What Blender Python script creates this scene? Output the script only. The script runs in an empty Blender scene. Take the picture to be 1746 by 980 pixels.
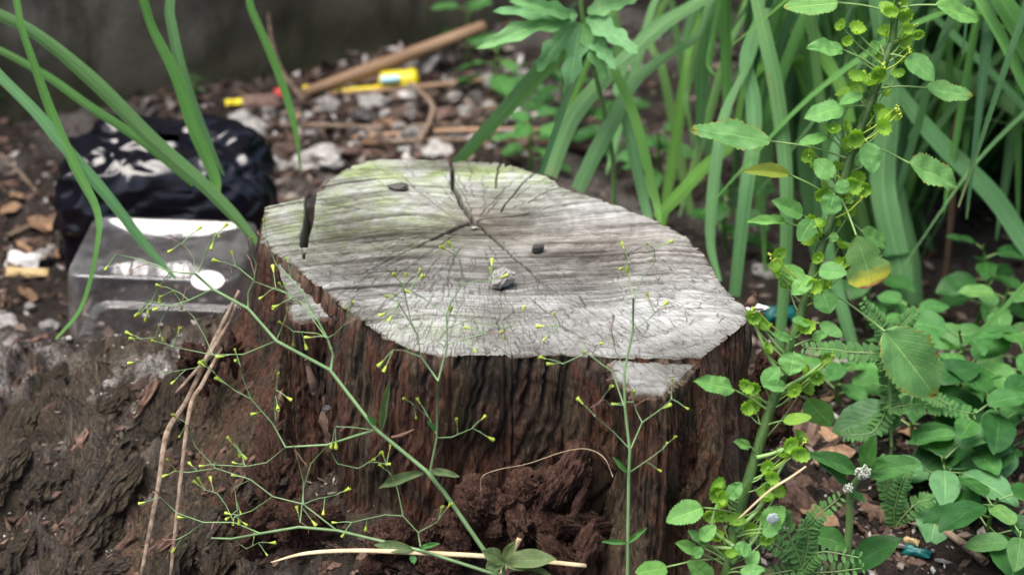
import bpy, math, random
import numpy as np
from mathutils import Vector, Matrix

RND = random.Random(11)
NPR = np.random.RandomState(5)
scene = bpy.context.scene
COL = scene.collection

# ------------------------------------------------------------------ camera
PITCH = math.radians(25.0)
CAM = Vector((0.0, -1.63, 1.03))
LENS, SENSOR = 75.0, 36.0
cam_data = bpy.data.cameras.new('camera')
cam_data.lens = LENS
cam_data.sensor_width = SENSOR
cam_data.clip_start = 0.05
cam_data.clip_end = 200.0
cam_data.dof.use_dof = True
cam_data.dof.focus_distance = 1.70
cam_data.dof.aperture_fstop = 6.0
cam = bpy.data.objects.new('camera', cam_data)
COL.objects.link(cam)
cam.location = CAM
cam.rotation_euler = (math.pi / 2 - PITCH, 0, 0)
scene.camera = cam

# ------------------------------------------------------------------ light
SUN_ELEV, SUN_AZ = math.radians(72), math.radians(-125)   # azimuth measured from +Y, clockwise seen from above
world = bpy.data.worlds.new('World')
scene.world = world
world.use_nodes = True
wn = world.node_tree
wn.nodes.clear()
wo = wn.nodes.new('ShaderNodeOutputWorld')
wb = wn.nodes.new('ShaderNodeBackground')
ws = wn.nodes.new('ShaderNodeTexSky')
ws.sky_type = 'NISHITA'
ws.sun_disc = False
ws.sun_elevation = SUN_ELEV
ws.sun_rotation = SUN_AZ
ws.air_density = 0.8
ws.dust_density = 6.0
ws.ozone_density = 1.0
wb.inputs['Strength'].default_value = 0.07
wn.links.new(ws.outputs[0], wb.inputs['Color'])
wn.links.new(wb.outputs[0], wo.inputs['Surface'])
sun_data = bpy.data.lights.new('sun', 'SUN')
sun_data.energy = 1.5
sun_data.angle = math.radians(50)
sun_data.color = (1.0, 0.97, 0.92)
sun = bpy.data.objects.new('sun', sun_data)
COL.objects.link(sun)
sdir = Vector((math.sin(SUN_AZ) * math.cos(SUN_ELEV), math.cos(SUN_AZ) * math.cos(SUN_ELEV), math.sin(SUN_ELEV)))
sun.rotation_euler = sdir.to_track_quat('Z', 'Y').to_euler()
sun.location = sdir * 5

scene.view_settings.view_transform = 'Standard'
scene.view_settings.look = 'None'
scene.view_settings.exposure = 1.75
scene.view_settings.gamma = 1.0
scene.view_settings.use_curve_mapping = False
scene.render.engine = 'CYCLES'
scene.cycles.use_denoising = True
scene.cycles.max_bounces = 8
scene.cycles.transparent_max_bounces = 12

# ------------------------------------------------------------------ pixel rays (photograph 1746 x 980)
FPX = 1746 * LENS / SENSOR
FWD = Vector((0, math.cos(PITCH), -math.sin(PITCH)))
UPV = Vector((0, math.sin(PITCH), math.cos(PITCH)))
def ray(px, py):
    return FWD + Vector((1, 0, 0)) * ((px - 873) / FPX) - UPV * ((py - 490) / FPX)
def at_y(px, py, y):
    d = ray(px, py)
    return CAM + d * ((y - CAM.y) / d.y)
def at_z(px, py, z):
    d = ray(px, py)
    return CAM + d * ((z - CAM.z) / d.z)
def to_px(p):
    v = Vector(p) - CAM
    dz = v.dot(FWD)
    return 873 + v.x / dz * FPX, 490 - v.dot(UPV) / dz * FPX
MPP = 1.66 / FPX          # metres per photograph pixel at the focus distance

# ------------------------------------------------------------------ noise (numpy)
def _h(ix, iy, iz, seed):
    n = (ix.astype(np.int64) * 374761393 + iy.astype(np.int64) * 668265263 + iz.astype(np.int64) * 2147483647 + seed * 144269504) & 0xffffffff
    n = ((n ^ (n >> 13)) * 1274126177) & 0xffffffff
    n = ((n ^ (n >> 15)) * 2246822519) & 0xffffffff
    return ((n ^ (n >> 16)) & 0xffff) / 32767.5 - 1.0
def noise3(x, y, z, seed=0):
    x, y, z = np.broadcast_arrays(np.asarray(x, float), np.asarray(y, float), np.asarray(z, float))
    ix, iy, iz = np.floor(x), np.floor(y), np.floor(z)
    fx, fy, fz = x - ix, y - iy, z - iz
    s = lambda t: t * t * t * (t * (t * 6 - 15) + 10)
    fx, fy, fz = s(fx), s(fy), s(fz)
    r = 0
    for a in (0, 1):
        wx = fx if a else 1 - fx
        for b in (0, 1):
            wy = fy if b else 1 - fy
            for c in (0, 1):
                wz = fz if c else 1 - fz
                r = r + wx * wy * wz * _h(ix + a, iy + b, iz + c, seed)
    return r
def noise2(x, y, seed=0):
    x, y = np.broadcast_arrays(np.asarray(x, float), np.asarray(y, float))
    ix, iy = np.floor(x), np.floor(y)
    fx, fy = x - ix, y - iy
    s = lambda t: t * t * t * (t * (t * 6 - 15) + 10)
    fx, fy = s(fx), s(fy)
    z = np.zeros_like(ix)
    return ((1 - fx) * (1 - fy) * _h(ix, iy, z, seed) + fx * (1 - fy) * _h(ix + 1, iy, z, seed)
            + (1 - fx) * fy * _h(ix, iy + 1, z, seed) + fx * fy * _h(ix + 1, iy + 1, z, seed))
def fbm2(x, y, o=4, seed=0, g=0.5):
    r, a = 0, 1.0
    for k in range(o):
        r = r + a * noise2(np.asarray(x) * 2 ** k + k * 17.3, np.asarray(y) * 2 ** k - k * 9.1, seed + k)
        a *= g
    return r
def fbm3(x, y, z, o=4, seed=0, g=0.5):
    r, a = 0, 1.0
    for k in range(o):
        f = 2 ** k
        r = r + a * noise3(np.asarray(x) * f + k * 7.7, np.asarray(y) * f, np.asarray(z) * f, seed + k)
        a *= g
    return r
def sstep(a, b, x):
    t = np.clip((np.asarray(x, float) - a) / (b - a), 0, 1)
    return t * t * (3 - 2 * t)

# ------------------------------------------------------------------ materials
class NT:
    def __init__(self, name):
        self.m = bpy.data.materials.new(name)
        self.m.use_nodes = True
        self.t = self.m.node_tree
        self.b = self.t.nodes['Principled BSDF']
        self.out = self.t.nodes['Material Output']
    def new(self, typ, ins=None, **kw):
        n = self.t.nodes.new(typ)
        for k, v in kw.items():
            setattr(n, k, v)
        for k, v in (ins or {}).items():
            self.set(n.inputs[k], v)
        return n
    def set(self, sock, v):
        if isinstance(v, bpy.types.NodeSocket):
            self.t.links.new(v, sock)
        elif isinstance(v, (tuple, list)) and len(v) == 3 and sock.type == 'RGBA':
            sock.default_value = (*v, 1)
        else:
            sock.default_value = v
    def coord(self, kind='Object', scale=(1, 1, 1), rot=(0, 0, 0), loc=(0, 0, 0)):
        c = self.new('ShaderNodeTexCoord')
        mp = self.new('ShaderNodeMapping', {'Vector': c.outputs[kind], 'Scale': scale, 'Rotation': rot, 'Location': loc})
        return mp.outputs[0]
    def noise(self, vec, scale, detail=4, rough=0.55, dist=0.0):
        return self.new('ShaderNodeTexNoise', {'Vector': vec, 'Scale': scale, 'Detail': detail, 'Roughness': rough, 'Distortion': dist}).outputs['Fac']
    def ramp(self, fac, stops, interp='LINEAR'):
        n = self.new('ShaderNodeValToRGB', {'Fac': fac})
        cr = n.color_ramp
        cr.interpolation = interp
        while len(cr.elements) < len(stops):
            cr.elements.new(0.5)
        for e, (p, c) in zip(cr.elements, stops):
            e.position = p
            e.color = (*c, 1) if isinstance(c, tuple) else (c, c, c, 1)
        return n.outputs['Color']
    def mix(self, fac, a, b, blend='MIX'):
        n = self.new('ShaderNodeMix', data_type='RGBA', blend_type=blend)
        self.set(n.inputs[0], fac); self.set(n.inputs[6], a); self.set(n.inputs[7], b)
        return n.outputs[2]
    def math(self, op, a, b=0.0, c=0.0):
        n = self.new('ShaderNodeMath', operation=op)
        self.set(n.inputs[0], a); self.set(n.inputs[1], b)
        if op in ('MULTIPLY_ADD', 'SMOOTH_MIN', 'COMPARE'): self.set(n.inputs[2], c)
        return n.outputs[0]
    def rng(self, v, a, b, c=0.0, d=1.0):
        n = self.new('ShaderNodeMapRange', {'Value': v, 'From Min': a, 'From Max': b, 'To Min': c, 'To Max': d})
        return n.outputs[0]
    def attr(self, name):
        return self.new('ShaderNodeAttribute', attribute_name=name).outputs['Fac']
    def rand(self):
        return self.new('ShaderNodeObjectInfo').outputs['Random']
    def bump(self, h, strength=0.5, dist=0.002):
        n = self.new('ShaderNodeBump', {'Height': h, 'Strength': strength, 'Distance': dist})
        self.t.links.new(n.outputs[0], self.b.inputs['Normal'])
        return n.outputs[0]
    def fin(self, color, rough=0.6, spec=0.5):
        self.set(self.b.inputs['Base Color'], color)
        self.set(self.b.inputs['Roughness'], rough)
        self.set(self.b.inputs['Specular IOR Level'], spec)
        return self.m

M = {}
def m_cut():
    n = NT('weathered_cut_wood')
    tone, moss, brown, crack = n.attr('tone'), n.attr('moss'), n.attr('brown'), n.attr('crack')
    o = n.coord('Object')
    st = n.noise(n.coord('Object', (30, 260, 60)), 3, 5, 0.7, 0.4)
    fine = n.noise(o, 1100, 3, 0.65)
    mid = n.noise(o, 70, 5, 0.65)
    t = n.math('ADD', tone, n.math('MULTIPLY', n.math('SUBTRACT', st, 0.5), n.math('MULTIPLY', n.attr('streak'), 0.45)))
    t = n.math('ADD', t, n.math('MULTIPLY', n.math('SUBTRACT', fine, 0.5), 0.5))
    t = n.math('ADD', t, n.math('MULTIPLY', n.math('SUBTRACT', mid, 0.5), 0.6))
    c = n.ramp(t, [(0.0, (0.020, 0.018, 0.016)), (0.28, (0.060, 0.055, 0.049)), (0.5, (0.128, 0.122, 0.113)), (0.72, (0.232, 0.228, 0.219)), (1.0, (0.41, 0.408, 0.40))])
    c = n.mix(n.math('MULTIPLY', brown, 0.45), c, n.mix(1.0, c, (0.80, 0.60, 0.46), 'MULTIPLY'))
    c = n.mix(1.0, c, (0.96, 1.0, 1.0), 'MULTIPLY')
    mo = n.math('MULTIPLY', moss, n.rng(n.noise(o, 45, 5, 0.7), 0.35, 0.62))
    c = n.mix(mo, c, n.mix(1.0, c, (0.68, 0.86, 0.36), 'MULTIPLY'))
    pc = at_z(808, 378, 0.28)
    dv = n.new('ShaderNodeVectorMath', {0: o, 1: (pc.x, pc.y, 0.0)}, operation='SUBTRACT').outputs[0]
    wob = n.new('ShaderNodeTexNoise', {'Vector': o, 'Scale': 130, 'Detail': 3.0}).outputs['Color']
    dv = n.new('ShaderNodeVectorMath', {0: dv, 1: n.new('ShaderNodeVectorMath', {0: n.new('ShaderNodeVectorMath', {0: wob, 1: (0.5, 0.5, 0.5)}, operation='SUBTRACT').outputs[0], 1: (0.0035, 0.0035, 0.0)}, operation='MULTIPLY').outputs[0]}, operation='ADD').outputs[0]
    sp_ = n.new('ShaderNodeSeparateXYZ', {'Vector': dv})
    x_, y_ = sp_.outputs['X'], sp_.outputs['Y']
    rr = n.math('SQRT', n.math('ADD', n.math('MULTIPLY', x_, x_), n.math('MULTIPLY', y_, y_)))
    th = n.math('ARCTAN2', y_, n.math('MULTIPLY', x_, 1.0))
    lines = 0.0
    for ta, ra, wdt, off in ((25.0, 30.0, 0.036, 3.1), (48.0, 40.0, 0.055, 7.7), (38.0, 8.0, 0.045, 12.3)):
        pv = n.new('ShaderNodeCombineXYZ', {'X': n.math('MULTIPLY', th, ta), 'Y': n.math('MULTIPLY', rr, ra), 'Z': off}).outputs[0]
        vd = n.new('ShaderNodeTexVoronoi', {'Vector': pv, 'Scale': 1.0, 'Randomness': 0.75}, feature='DISTANCE_TO_EDGE', voronoi_dimensions='2D').outputs['Distance']
        ln = n.math('MULTIPLY', n.rng(vd, wdt, wdt * 0.25), n.rng(n.noise(n.coord('Object', loc=(off, 0, 0)), 75, 3, 0.6), 0.40, 0.56))
        lines = n.math('MAXIMUM', lines, ln)
    lines = n.math('MULTIPLY', lines, n.attr('check'))
    crack = n.math('MAXIMUM', crack, n.math('MULTIPLY', lines, 0.72))
    c = n.mix(crack, c, (0.022, 0.017, 0.014))
    n.bump(n.math('ADD', n.math('MULTIPLY', st, n.attr('streak')), n.math('SUBTRACT', n.math('MULTIPLY', fine, 0.6), lines)), 0.45, 0.0012)
    return n.fin(c, 0.85, 0.25)
def m_side():
    n = NT('rotting_trunk_wood')
    o = n.coord('Object')
    big = n.noise(n.coord('Object', (1, 1, 0.45)), 17, 5, 0.6, 0.6)
    fib = n.noise(n.coord('Object', (1, 1, 0.10)), 330, 6, 0.7, 0.9)
    fib2 = n.noise(n.coord('Object', (1, 1, 0.25)), 90, 5, 0.7, 1.5)
    c = n.ramp(big, [(0.28, (0.018, 0.011, 0.008)), (0.42, (0.036, 0.023, 0.016)), (0.49, (0.078, 0.030, 0.017)), (0.55, (0.052, 0.031, 0.019)), (0.62, (0.062, 0.047, 0.027)), (0.7, (0.027, 0.018, 0.015))])
    fm = n.rng(n.noise(o, 34, 4, 0.7, 0.6), 0.38, 0.62, 0.25, 1.0)
    cf = n.mix(n.rng(fib, 0.41, 0.60), n.mix(1.0, c, (0.22, 0.20, 0.20), 'MULTIPLY'), n.mix(1.0, c, (2.3, 2.2, 2.1), 'MULTIPLY'))
    c = n.mix(fm, n.mix(n.rng(n.noise(n.coord('Object', (1, 1, 0.5)), 120, 6, 0.75, 1.5), 0.4, 0.62), n.mix(1.0, c, (0.3, 0.28, 0.27), 'MULTIPLY'), n.mix(1.0, c, (1.7, 1.6, 1.5), 'MULTIPLY')), cf)
    c = n.mix(n.math('MULTIPLY', n.rng(n.noise(n.coord('Object', (1, 1, 0.6)), 420, 4, 0.7, 0.5), 0.55, 0.68), 0.55), c, n.mix(1.0, c, (2.4, 2.2, 2.0), 'MULTIPLY'))
    moss = n.math('MULTIPLY', n.rng(n.noise(n.coord('Object', (1, 1, 0.4), loc=(3, 1, 0)), 13, 4, 0.6, 0.4), 0.52, 0.66), n.rng(fib2, 0.35, 0.6))
    c = n.mix(n.math('MULTIPLY', moss, 0.6), c, n.mix(n.rng(fib, 0.41, 0.6), (0.018, 0.017, 0.008), (0.120, 0.105, 0.040)))
    c = n.mix(n.math('MULTIPLY', n.rng(n.noise(o, 55, 6, 0.8), 0.6, 0.75), 0.6), c, (0.26, 0.19, 0.15))
    tn = n.math('MULTIPLY', n.attr('tan'), n.rng(fib2, 0.38, 0.58))
    c = n.mix(n.math('MULTIPLY', tn, 0.75), c, n.mix(n.rng(fib, 0.41, 0.6), (0.05, 0.034, 0.018), (0.20, 0.145, 0.085)))
    c = n.mix(n.attr('crack'), c, (0.012, 0.009, 0.008))
    rim = n.attr('rim')
    c = n.mix(n.math('MULTIPLY', rim, n.rng(fib2, 0.3, 0.6)), c, (0.33, 0.24, 0.17))
    n.bump(n.math('ADD', fib, n.math('MULTIPLY', fib2, 0.7)), 1.0, 0.0060)
    return n.fin(c, n.rng(fib2, 0.3, 0.7, 0.42, 0.8), 0.4)
def m_rot():
    n = NT('crumbly_rotten_wood')
    o = n.coord('Object')
    a = n.noise(o, 2.5, 6, 0.7, 1.0)
    b = n.noise(n.coord('Object', (1, 1, 0.4)), 9, 5, 0.7)
    c = n.ramp(a, [(0.3, (0.022, 0.011, 0.008)), (0.44, (0.095, 0.043, 0.028)), (0.57, (0.19, 0.092, 0.061)), (0.72, (0.33, 0.22, 0.16))])
    c = n.mix(n.rng(b, 0.35, 0.65), n.mix(1.0, c, (0.35, 0.33, 0.32), 'MULTIPLY'), c)
    n.bump(n.math('ADD', a, b), 1.0, 0.006)
    return n.fin(c, 0.75, 0.3)
def m_bank():
    n = NT('mossy_rotten_root')
    o = n.coord('Object', loc=(0, 0, 0))
    a = n.noise(n.coord('Object', (1, 1, .5)), 1.6, 5, 0.7, 1.0)
    b = n.noise(n.coord('Object', (1, 1, 0.18)), 8, 6, 0.7, .5)
    c = n.ramp(b, [(0.36, (0.006, 0.004, 0.003)), (0.48, (0.034, 0.023, 0.015)), (0.59, (0.092, 0.063, 0.043)), (0.72, (0.26, 0.21, 0.17))])
    c = n.mix(n.math('MULTIPLY', n.rng(n.math('ADD', a, n.math('MULTIPLY', n.rand(), .2)), 0.55, 0.7), .8), c, n.ramp(b, [(0.35, (0.008, 0.007, 0.004)), (0.65, (0.085, 0.068, 0.030))]))
    c = n.mix(n.math('MULTIPLY', n.rng(n.rand(), .5, .9), .3), c, n.mix(1.0, c, (1.2, .85, .7), 'MULTIPLY'))
    c = n.mix(n.math('MULTIPLY', n.rng(n.noise(o, 12, 4, .8), .58, .7), .5), c, (0.30, 0.26, 0.22))
    n.bump(n.math('ADD', a, b), 1.0, 0.008)
    return n.fin(c, 0.5, 0.5)
M['bank'] = m_bank()
def m_ground():
    n = NT('soil')
    o = n.coord('Object')
    big = n.noise(o, 9, 5, 0.6, 0.3)
    mid = n.noise(o, 70, 6, 0.7)
    fine = n.noise(o, 500, 4, 0.7)
    c = n.ramp(mid, [(0.3, (0.005, 0.004, 0.003)), (0.48, (0.017, 0.012, 0.009)), (0.62, (0.042, 0.029, 0.022)), (0.8, (0.11, 0.085, 0.07))])
    c = n.mix(n.rng(big, 0.35, 0.65), c, n.mix(1.0, c, (1.1, 0.95, 0.88), 'MULTIPLY'))
    fibv = n.coord('Object', (1.0, 0.25, 0.25), (0.6, 0.2, 0.75))
    fib = n.noise(fibv, 130, 6, 0.7, 1.0)
    wc = n.ramp(fib, [(0.32, (0.006, 0.004, 0.003)), (0.46, (0.030, 0.021, 0.014)), (0.57, (0.085, 0.060, 0.042)), (0.72, (0.24, 0.19, 0.15))])
    wc = n.mix(n.math('MULTIPLY', n.rng(n.noise(o, 16, 4, 0.6, 0.5), 0.48, 0.62), 0.7), wc, n.ramp(fib, [(0.3, (0.018, 0.017, 0.008)), (0.7, (0.115, 0.095, 0.040))]))
    c = n.mix(n.attr('wood'), c, wc)
    c = n.mix(n.math('MULTIPLY', n.attr('ash'), n.rng(n.noise(o, 220, 5, 0.8), 0.38, 0.6)), c, (0.52, 0.49, 0.47))
    c = n.mix(n.math('MULTIPLY', n.rng(fine, 0.64, 0.72), 0.55), c, (0.30, 0.26, 0.23))
    n.bump(n.math('ADD', n.math('ADD', mid, fine), fib), 1.0, 0.005)
    return n.fin(c, n.rng(fib, 0.35, 0.65, 0.5, 0.85), 0.4)
def m_wall():
    n = NT('stained_concrete')
    o = n.coord('Object')
    a = n.noise(o, 3.5, 6, 0.65, 0.3)
    b = n.noise(n.coord('Object', (1, 1, 0.35)), 9, 5, 0.6)
    f = n.noise(o, 140, 4, 0.7)
    c = n.ramp(a, [(0.3, (0.060, 0.053, 0.044)), (0.5, (0.13, 0.116, 0.097)), (0.7, (0.22, 0.20, 0.17))])
    c = n.mix(n.rng(b, 0.5, 0.62), c, n.mix(1.0, c, (0.35, 0.35, 0.33), 'MULTIPLY'))
    c = n.mix(n.math('MULTIPLY', n.rng(n.noise(o, 22, 6, 0.75), 0.55, 0.66), 0.6), c, n.mix(1.0, c, (0.4, 0.4, 0.38), 'MULTIPLY'))
    z = n.new('ShaderNodeSeparateXYZ', {'Vector': o}).outputs['Z']
    ms = n.math('MULTIPLY', n.rng(n.math('ADD', z, n.math('MULTIPLY', n.noise(o, 12, 4), 0.25)), 0.34, 0.12), 0.75)
    c = n.mix(ms, c, (0.030, 0.036, 0.014))
    c = n.mix(n.math('MULTIPLY', n.rng(f, 0.3, 0.7), 0.3), c, n.mix(1.0, c, (1.5, 1.5, 1.5), 'MULTIPLY'))
    n.bump(n.math('ADD', f, b), 0.5, 0.004)
    return n.fin(c, 0.9, 0.2)
def m_leaf(name, c1, c2, vein=(1.9, 1.6, 1.5), edge=0.0, trans=0.3, rough=0.5, tip=None, nveins=7):
    n = NT(name)
    uvn = n.new('ShaderNodeUVMap')
    sx = n.new('ShaderNodeSeparateXYZ', {'Vector': uvn.outputs[0]})
    u, v = sx.outputs['X'], sx.outputs['Y']
    av = n.math('ABSOLUTE', n.math('SUBTRACT', v, 0.5))       # 0 midrib .. 0.5 edge
    r = n.rand()
    o = n.coord('Object', (1, 1, 1))
    ns = n.noise(n.new('ShaderNodeVectorMath', {0: o, 1: n.new('ShaderNodeCombineXYZ', {'X': n.math('MULTIPLY', r, 37), 'Y': 0.0, 'Z': 0.0}).outputs[0]}, operation='ADD').outputs[0], 6, 5, 0.65)
    c = n.mix(n.rng(ns, 0.3, 0.7), c1, c2)
    c = n.mix(1.0, c, n.ramp(r, [(0.0, (0.78, 0.82, 0.8)), (0.5, (1.0, 1.0, 1.0)), (1.0, (1.25, 1.16, 1.0))]), 'MULTIPLY')
    mid = n.rng(av, 0.035, 0.008)
    ph = n.math('SUBTRACT', n.math('MULTIPLY', u, nveins), n.math('MULTIPLY', av, nveins * 0.9))
    sv = n.rng(n.math('ABSOLUTE', n.math('SUBTRACT', n.math('FRACT', ph), 0.5)), 0.07, 0.0, 0, 0.6)
    vn = n.math('MAXIMUM', mid, sv)
    rt = n.noise(n.coord('Object', (1, 2, 1)), 34, 4, 0.7)
    c = n.mix(n.math('MULTIPLY', n.rng(rt, 0.35, 0.65), 0.5), c, n.mix(1.0, c, (0.68, 0.74, 0.62), 'MULTIPLY'))
    c = n.mix(n.math('MULTIPLY', vn, 0.9), c, n.mix(1.0, c, vein, 'MULTIPLY'))
    if edge > 0:
        e = n.math('MAXIMUM', n.rng(av, 0.42, 0.5), n.rng(u, 0.88, 1.0))
        e = n.math('MULTIPLY', e, n.rng(n.noise(o, 9, 4, 0.7), 0.45, 0.6))
        c = n.mix(n.math('MULTIPLY', n.rng(e, 0.05, 0.5), edge), c, (0.30, 0.29, 0.04))
        c = n.mix(n.math('MULTIPLY', n.rng(e, 0.55, 0.8), edge), c, (0.20, 0.055, 0.03))
    if tip:
        tt = n.rng(n.math('ADD', u, n.math('MULTIPLY', n.noise(o, 5, 3), 0.3)), 0.80, 1.02)
        c = n.mix(tt, c, tip)
        c = n.mix(n.rng(n.math('ADD', u, n.math('MULTIPLY', n.noise(o, 9, 3), 0.14)), 1.0, 1.05), c, (0.32, 0.10, 0.08))
    n.bump(n.math('SUBTRACT', n.math('ADD', n.math('MULTIPLY', ns, 0.6), n.math('MULTIPLY', rt, 0.5)), vn), 0.6, 0.0009)
    n.fin(c, rough, 0.35)
    tr = n.new('ShaderNodeBsdfTranslucent', {'Color': n.mix(1.0, c, (1.25, 1.35, 0.7), 'MULTIPLY')})
    ms = n.new('ShaderNodeMixShader', {0: trans, 1: n.b.outputs[0], 2: tr.outputs[0]})
    n.t.links.new(ms.outputs[0], n.out.inputs['Surface'])
    return n.m
def m_blade(name, c1, c2, tipc=(0.22, 0.19, 0.07)):
    n = NT(name)
    uvn = n.new('ShaderNodeUVMap')
    sx = n.new('ShaderNodeSeparateXYZ', {'Vector': uvn.outputs[0]})
    u, v = sx.outputs['X'], sx.outputs['Y']
    st = n.noise(n.new('ShaderNodeCombineXYZ', {'X': n.math('MULTIPLY', u, 3), 'Y': n.math('MULTIPLY', v, 34), 'Z': n.math('MULTIPLY', n.rand(), 50)}).outputs[0], 1.0, 3, 0.6)
    pat = n.noise(n.new('ShaderNodeCombineXYZ', {'X': n.math('MULTIPLY', u, 9), 'Y': v, 'Z': n.math('MULTIPLY', n.rand(), 90)}).outputs[0], 1.0, 4, 0.6)
    c = n.mix(n.rng(st, 0.35, 0.65), c1, c2)
    c = n.mix(1.0, c, n.ramp(n.rand(), [(0.0, (0.75, 0.85, 0.85)), (0.6, (1.0, 1.0, 1.0)), (1.0, (1.2, 1.1, 0.8))]), 'MULTIPLY')
    c = n.mix(n.math('MULTIPLY', n.rng(pat, 0.62, 0.74), 0.5), c, tipc)
    c = n.mix(n.math('MULTIPLY', n.rng(n.math('ADD', u, n.math('MULTIPLY', pat, .2)), 1.10, 1.17), 0.85), c, (0.33, 0.24, 0.11))
    mid = n.rng(n.math('ABSOLUTE', n.math('SUBTRACT', v, 0.5)), 0.07, 0.02)
    c = n.mix(n.math('MULTIPLY', mid, 0.5), c, n.mix(1.0, c, (1.5, 1.5, 1.5), 'MULTIPLY'))
    n.bump(n.math('ADD', st, n.math('MULTIPLY', pat, 0.4)), 0.8, 0.0014)
    n.fin(c, 0.5, 0.35)
    tr = n.new('ShaderNodeBsdfTranslucent', {'Color': n.mix(1.0, c, (1.2, 1.3, 0.7), 'MULTIPLY')})
    ms = n.new('ShaderNodeMixShader', {0: 0.3, 1: n.b.outputs[0], 2: tr.outputs[0]})
    n.t.links.new(ms.outputs[0], n.out.inputs['Surface'])
    return n.m
def m_simple(name, stops, scale=30, rough=0.6, spec=0.4, bump=0.4, bdist=0.002, stretch=(1, 1, 1), var=0.3):
    n = NT(name)
    vec = n.new('ShaderNodeVectorMath', {0: n.coord('Object', stretch), 1: n.new('ShaderNodeCombineXYZ', {'X': n.math('MULTIPLY', n.rand(), 23), 'Y': 0.0, 'Z': 0.0}).outputs[0]}, operation='ADD').outputs[0]
    a = n.noise(vec, scale, 6, 0.65, 0.3)
    c = n.ramp(a, stops)
    c = n.mix(1.0, c, n.ramp(n.rand(), [(0, 1 - var), (1, 1 + var)]), 'MULTIPLY')
    if bump: n.bump(a, bump, bdist)
    return n.fin(c, rough, spec)
def m_chip():
    n = NT('litter_chips')
    t = n.attr('tone')
    c = n.ramp(t, [(0.0, (0.020, 0.013, 0.010)), (0.35, (0.055, 0.033, 0.025)), (0.62, (0.11, 0.075, 0.058)), (0.82, (0.19, 0.15, 0.125)), (0.95, (0.32, 0.29, 0.27)), (1.0, (0.52, 0.5, 0.48))])
    n.bump(n.noise(n.coord('Object'), 300, 3), 0.5, 0.002)
    return n.fin(c, 0.8, 0.25)
def m_bag():
    n = NT('black_plastic_film')
    a = n.noise(n.coord('Object'), 18, 4, 0.6, 1.2)
    b = n.noise(n.coord('Object', (1, 1, 2)), 55, 3, 0.5, 0.8)
    n.bump(n.math('ADD', a, n.math('MULTIPLY', b, 0.2)), 0.14, 0.01)
    return n.fin((0.004, 0.004, 0.008), 0.13, 0.6)
def m_clear():
    n = NT('clear_plastic')
    fr = n.new('ShaderNodeLayerWeight', {'Blend': 0.25}).outputs['Fresnel']
    tr = n.new('ShaderNodeBsdfTransparent', {'Color': (0.97, 0.975, 0.98, 1)})
    gl = n.new('ShaderNodeBsdfGlossy', {'Color': (1, 1, 1, 1), 'Roughness': 0.12})
    df = n.new('ShaderNodeBsdfDiffuse', {'Color': (0.75, 0.75, 0.76, 1)})
    a = n.noise(n.coord('Object'), 22, 4, 0.7)
    m1 = n.new('ShaderNodeMixShader', {0: n.rng(fr, 0, 1, 0.09, 0.6), 1: tr.outputs[0], 2: gl.outputs[0]})
    m2 = n.new('ShaderNodeMixShader', {0: n.rng(a, 0.45, 0.75, 0.03, 0.16), 1: m1.outputs[0], 2: df.outputs[0]})
    bp = n.new('ShaderNodeBump', {'Height': a, 'Strength': 0.4, 'Distance': 0.006})
    n.t.links.new(bp.outputs[0], gl.inputs['Normal'])
    n.t.links.new(m2.outputs[0], n.out.inputs['Surface'])
    return n.m

M['cut'], M['side'], M['rot'], M['ground'], M['wall'] = m_cut(), m_side(), m_rot(), m_ground(), m_wall()
M['chip'], M['bag'], M['clear'] = m_chip(), m_bag(), m_clear()
M['leaf'] = m_leaf('copperleaf_leaf', (0.11, 0.30, 0.075), (0.185, 0.42, 0.13))
M['leaf_edge'] = m_leaf('copperleaf_leaf_browned', (0.12, 0.31, 0.090), (0.20, 0.43, 0.15), edge=1.0)
M['leaf_tip'] = m_leaf('copperleaf_leaf_yellowing', (0.11, 0.24, 0.07), (0.16, 0.32, 0.10), tip=(0.50, 0.50, 0.06))
M['leaf_yellow'] = m_leaf('copperleaf_leaf_yellow', (0.20, 0.29, 0.04), (0.28, 0.34, 0.05), edge=0.9)
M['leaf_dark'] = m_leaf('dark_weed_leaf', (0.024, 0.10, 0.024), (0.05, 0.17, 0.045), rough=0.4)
M['leaf_mid'] = m_leaf('mid_weed_leaf', (0.05, 0.19, 0.045), (0.11, 0.29, 0.085))
M['leaf_blue'] = m_leaf('bluish_weed_leaf', (0.12, 0.32, 0.125), (0.21, 0.44, 0.20), nveins=5)
M['leaf_olive'] = m_leaf('narrow_olive_leaf', (0.085, 0.15, 0.06), (0.15, 0.21, 0.10), edge=0.5)
M['leaf_tiny'] = m_leaf('leaflet', (0.09, 0.24, 0.07), (0.15, 0.33, 0.11), trans=0.35)
M['bract'] = m_leaf('bract', (0.20, 0.42, 0.045), (0.31, 0.54, 0.085), trans=0.4, nveins=12)
M['blade'] = m_blade('grass_blade', (0.100, 0.262, 0.092), (0.195, 0.385, 0.160))
M['blade_green'] = m_blade('grass_blade_fresh', (0.080, 0.240, 0.050), (0.150, 0.345, 0.085))
M['blade_dark'] = m_blade('grass_blade_shaded', (0.022, 0.080, 0.028), (0.055, 0.15, 0.058))  # darkened copy of the blade colour; paints shade into the grass at the back
M['stem'] = m_simple('green_stem', [(0.35, (0.028, 0.075, 0.014)), (0.65, (0.09, 0.165, 0.038))], 160, 0.45, 0.45, 0.5, 0.001, (1, 1, 0.12), 0.15)
M['petiole'] = m_simple('petiole', [(0.3, (0.15, 0.28, 0.08)), (0.7, (0.24, 0.37, 0.13))], 40, 0.5, 0.4, 0, var=0.15)
M['wisp'] = m_simple('wispy_stem', [(0.3, (0.12, 0.23, 0.09)), (0.7, (0.22, 0.34, 0.16))], 30, 0.45, 0.4, 0, var=0.15)
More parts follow.
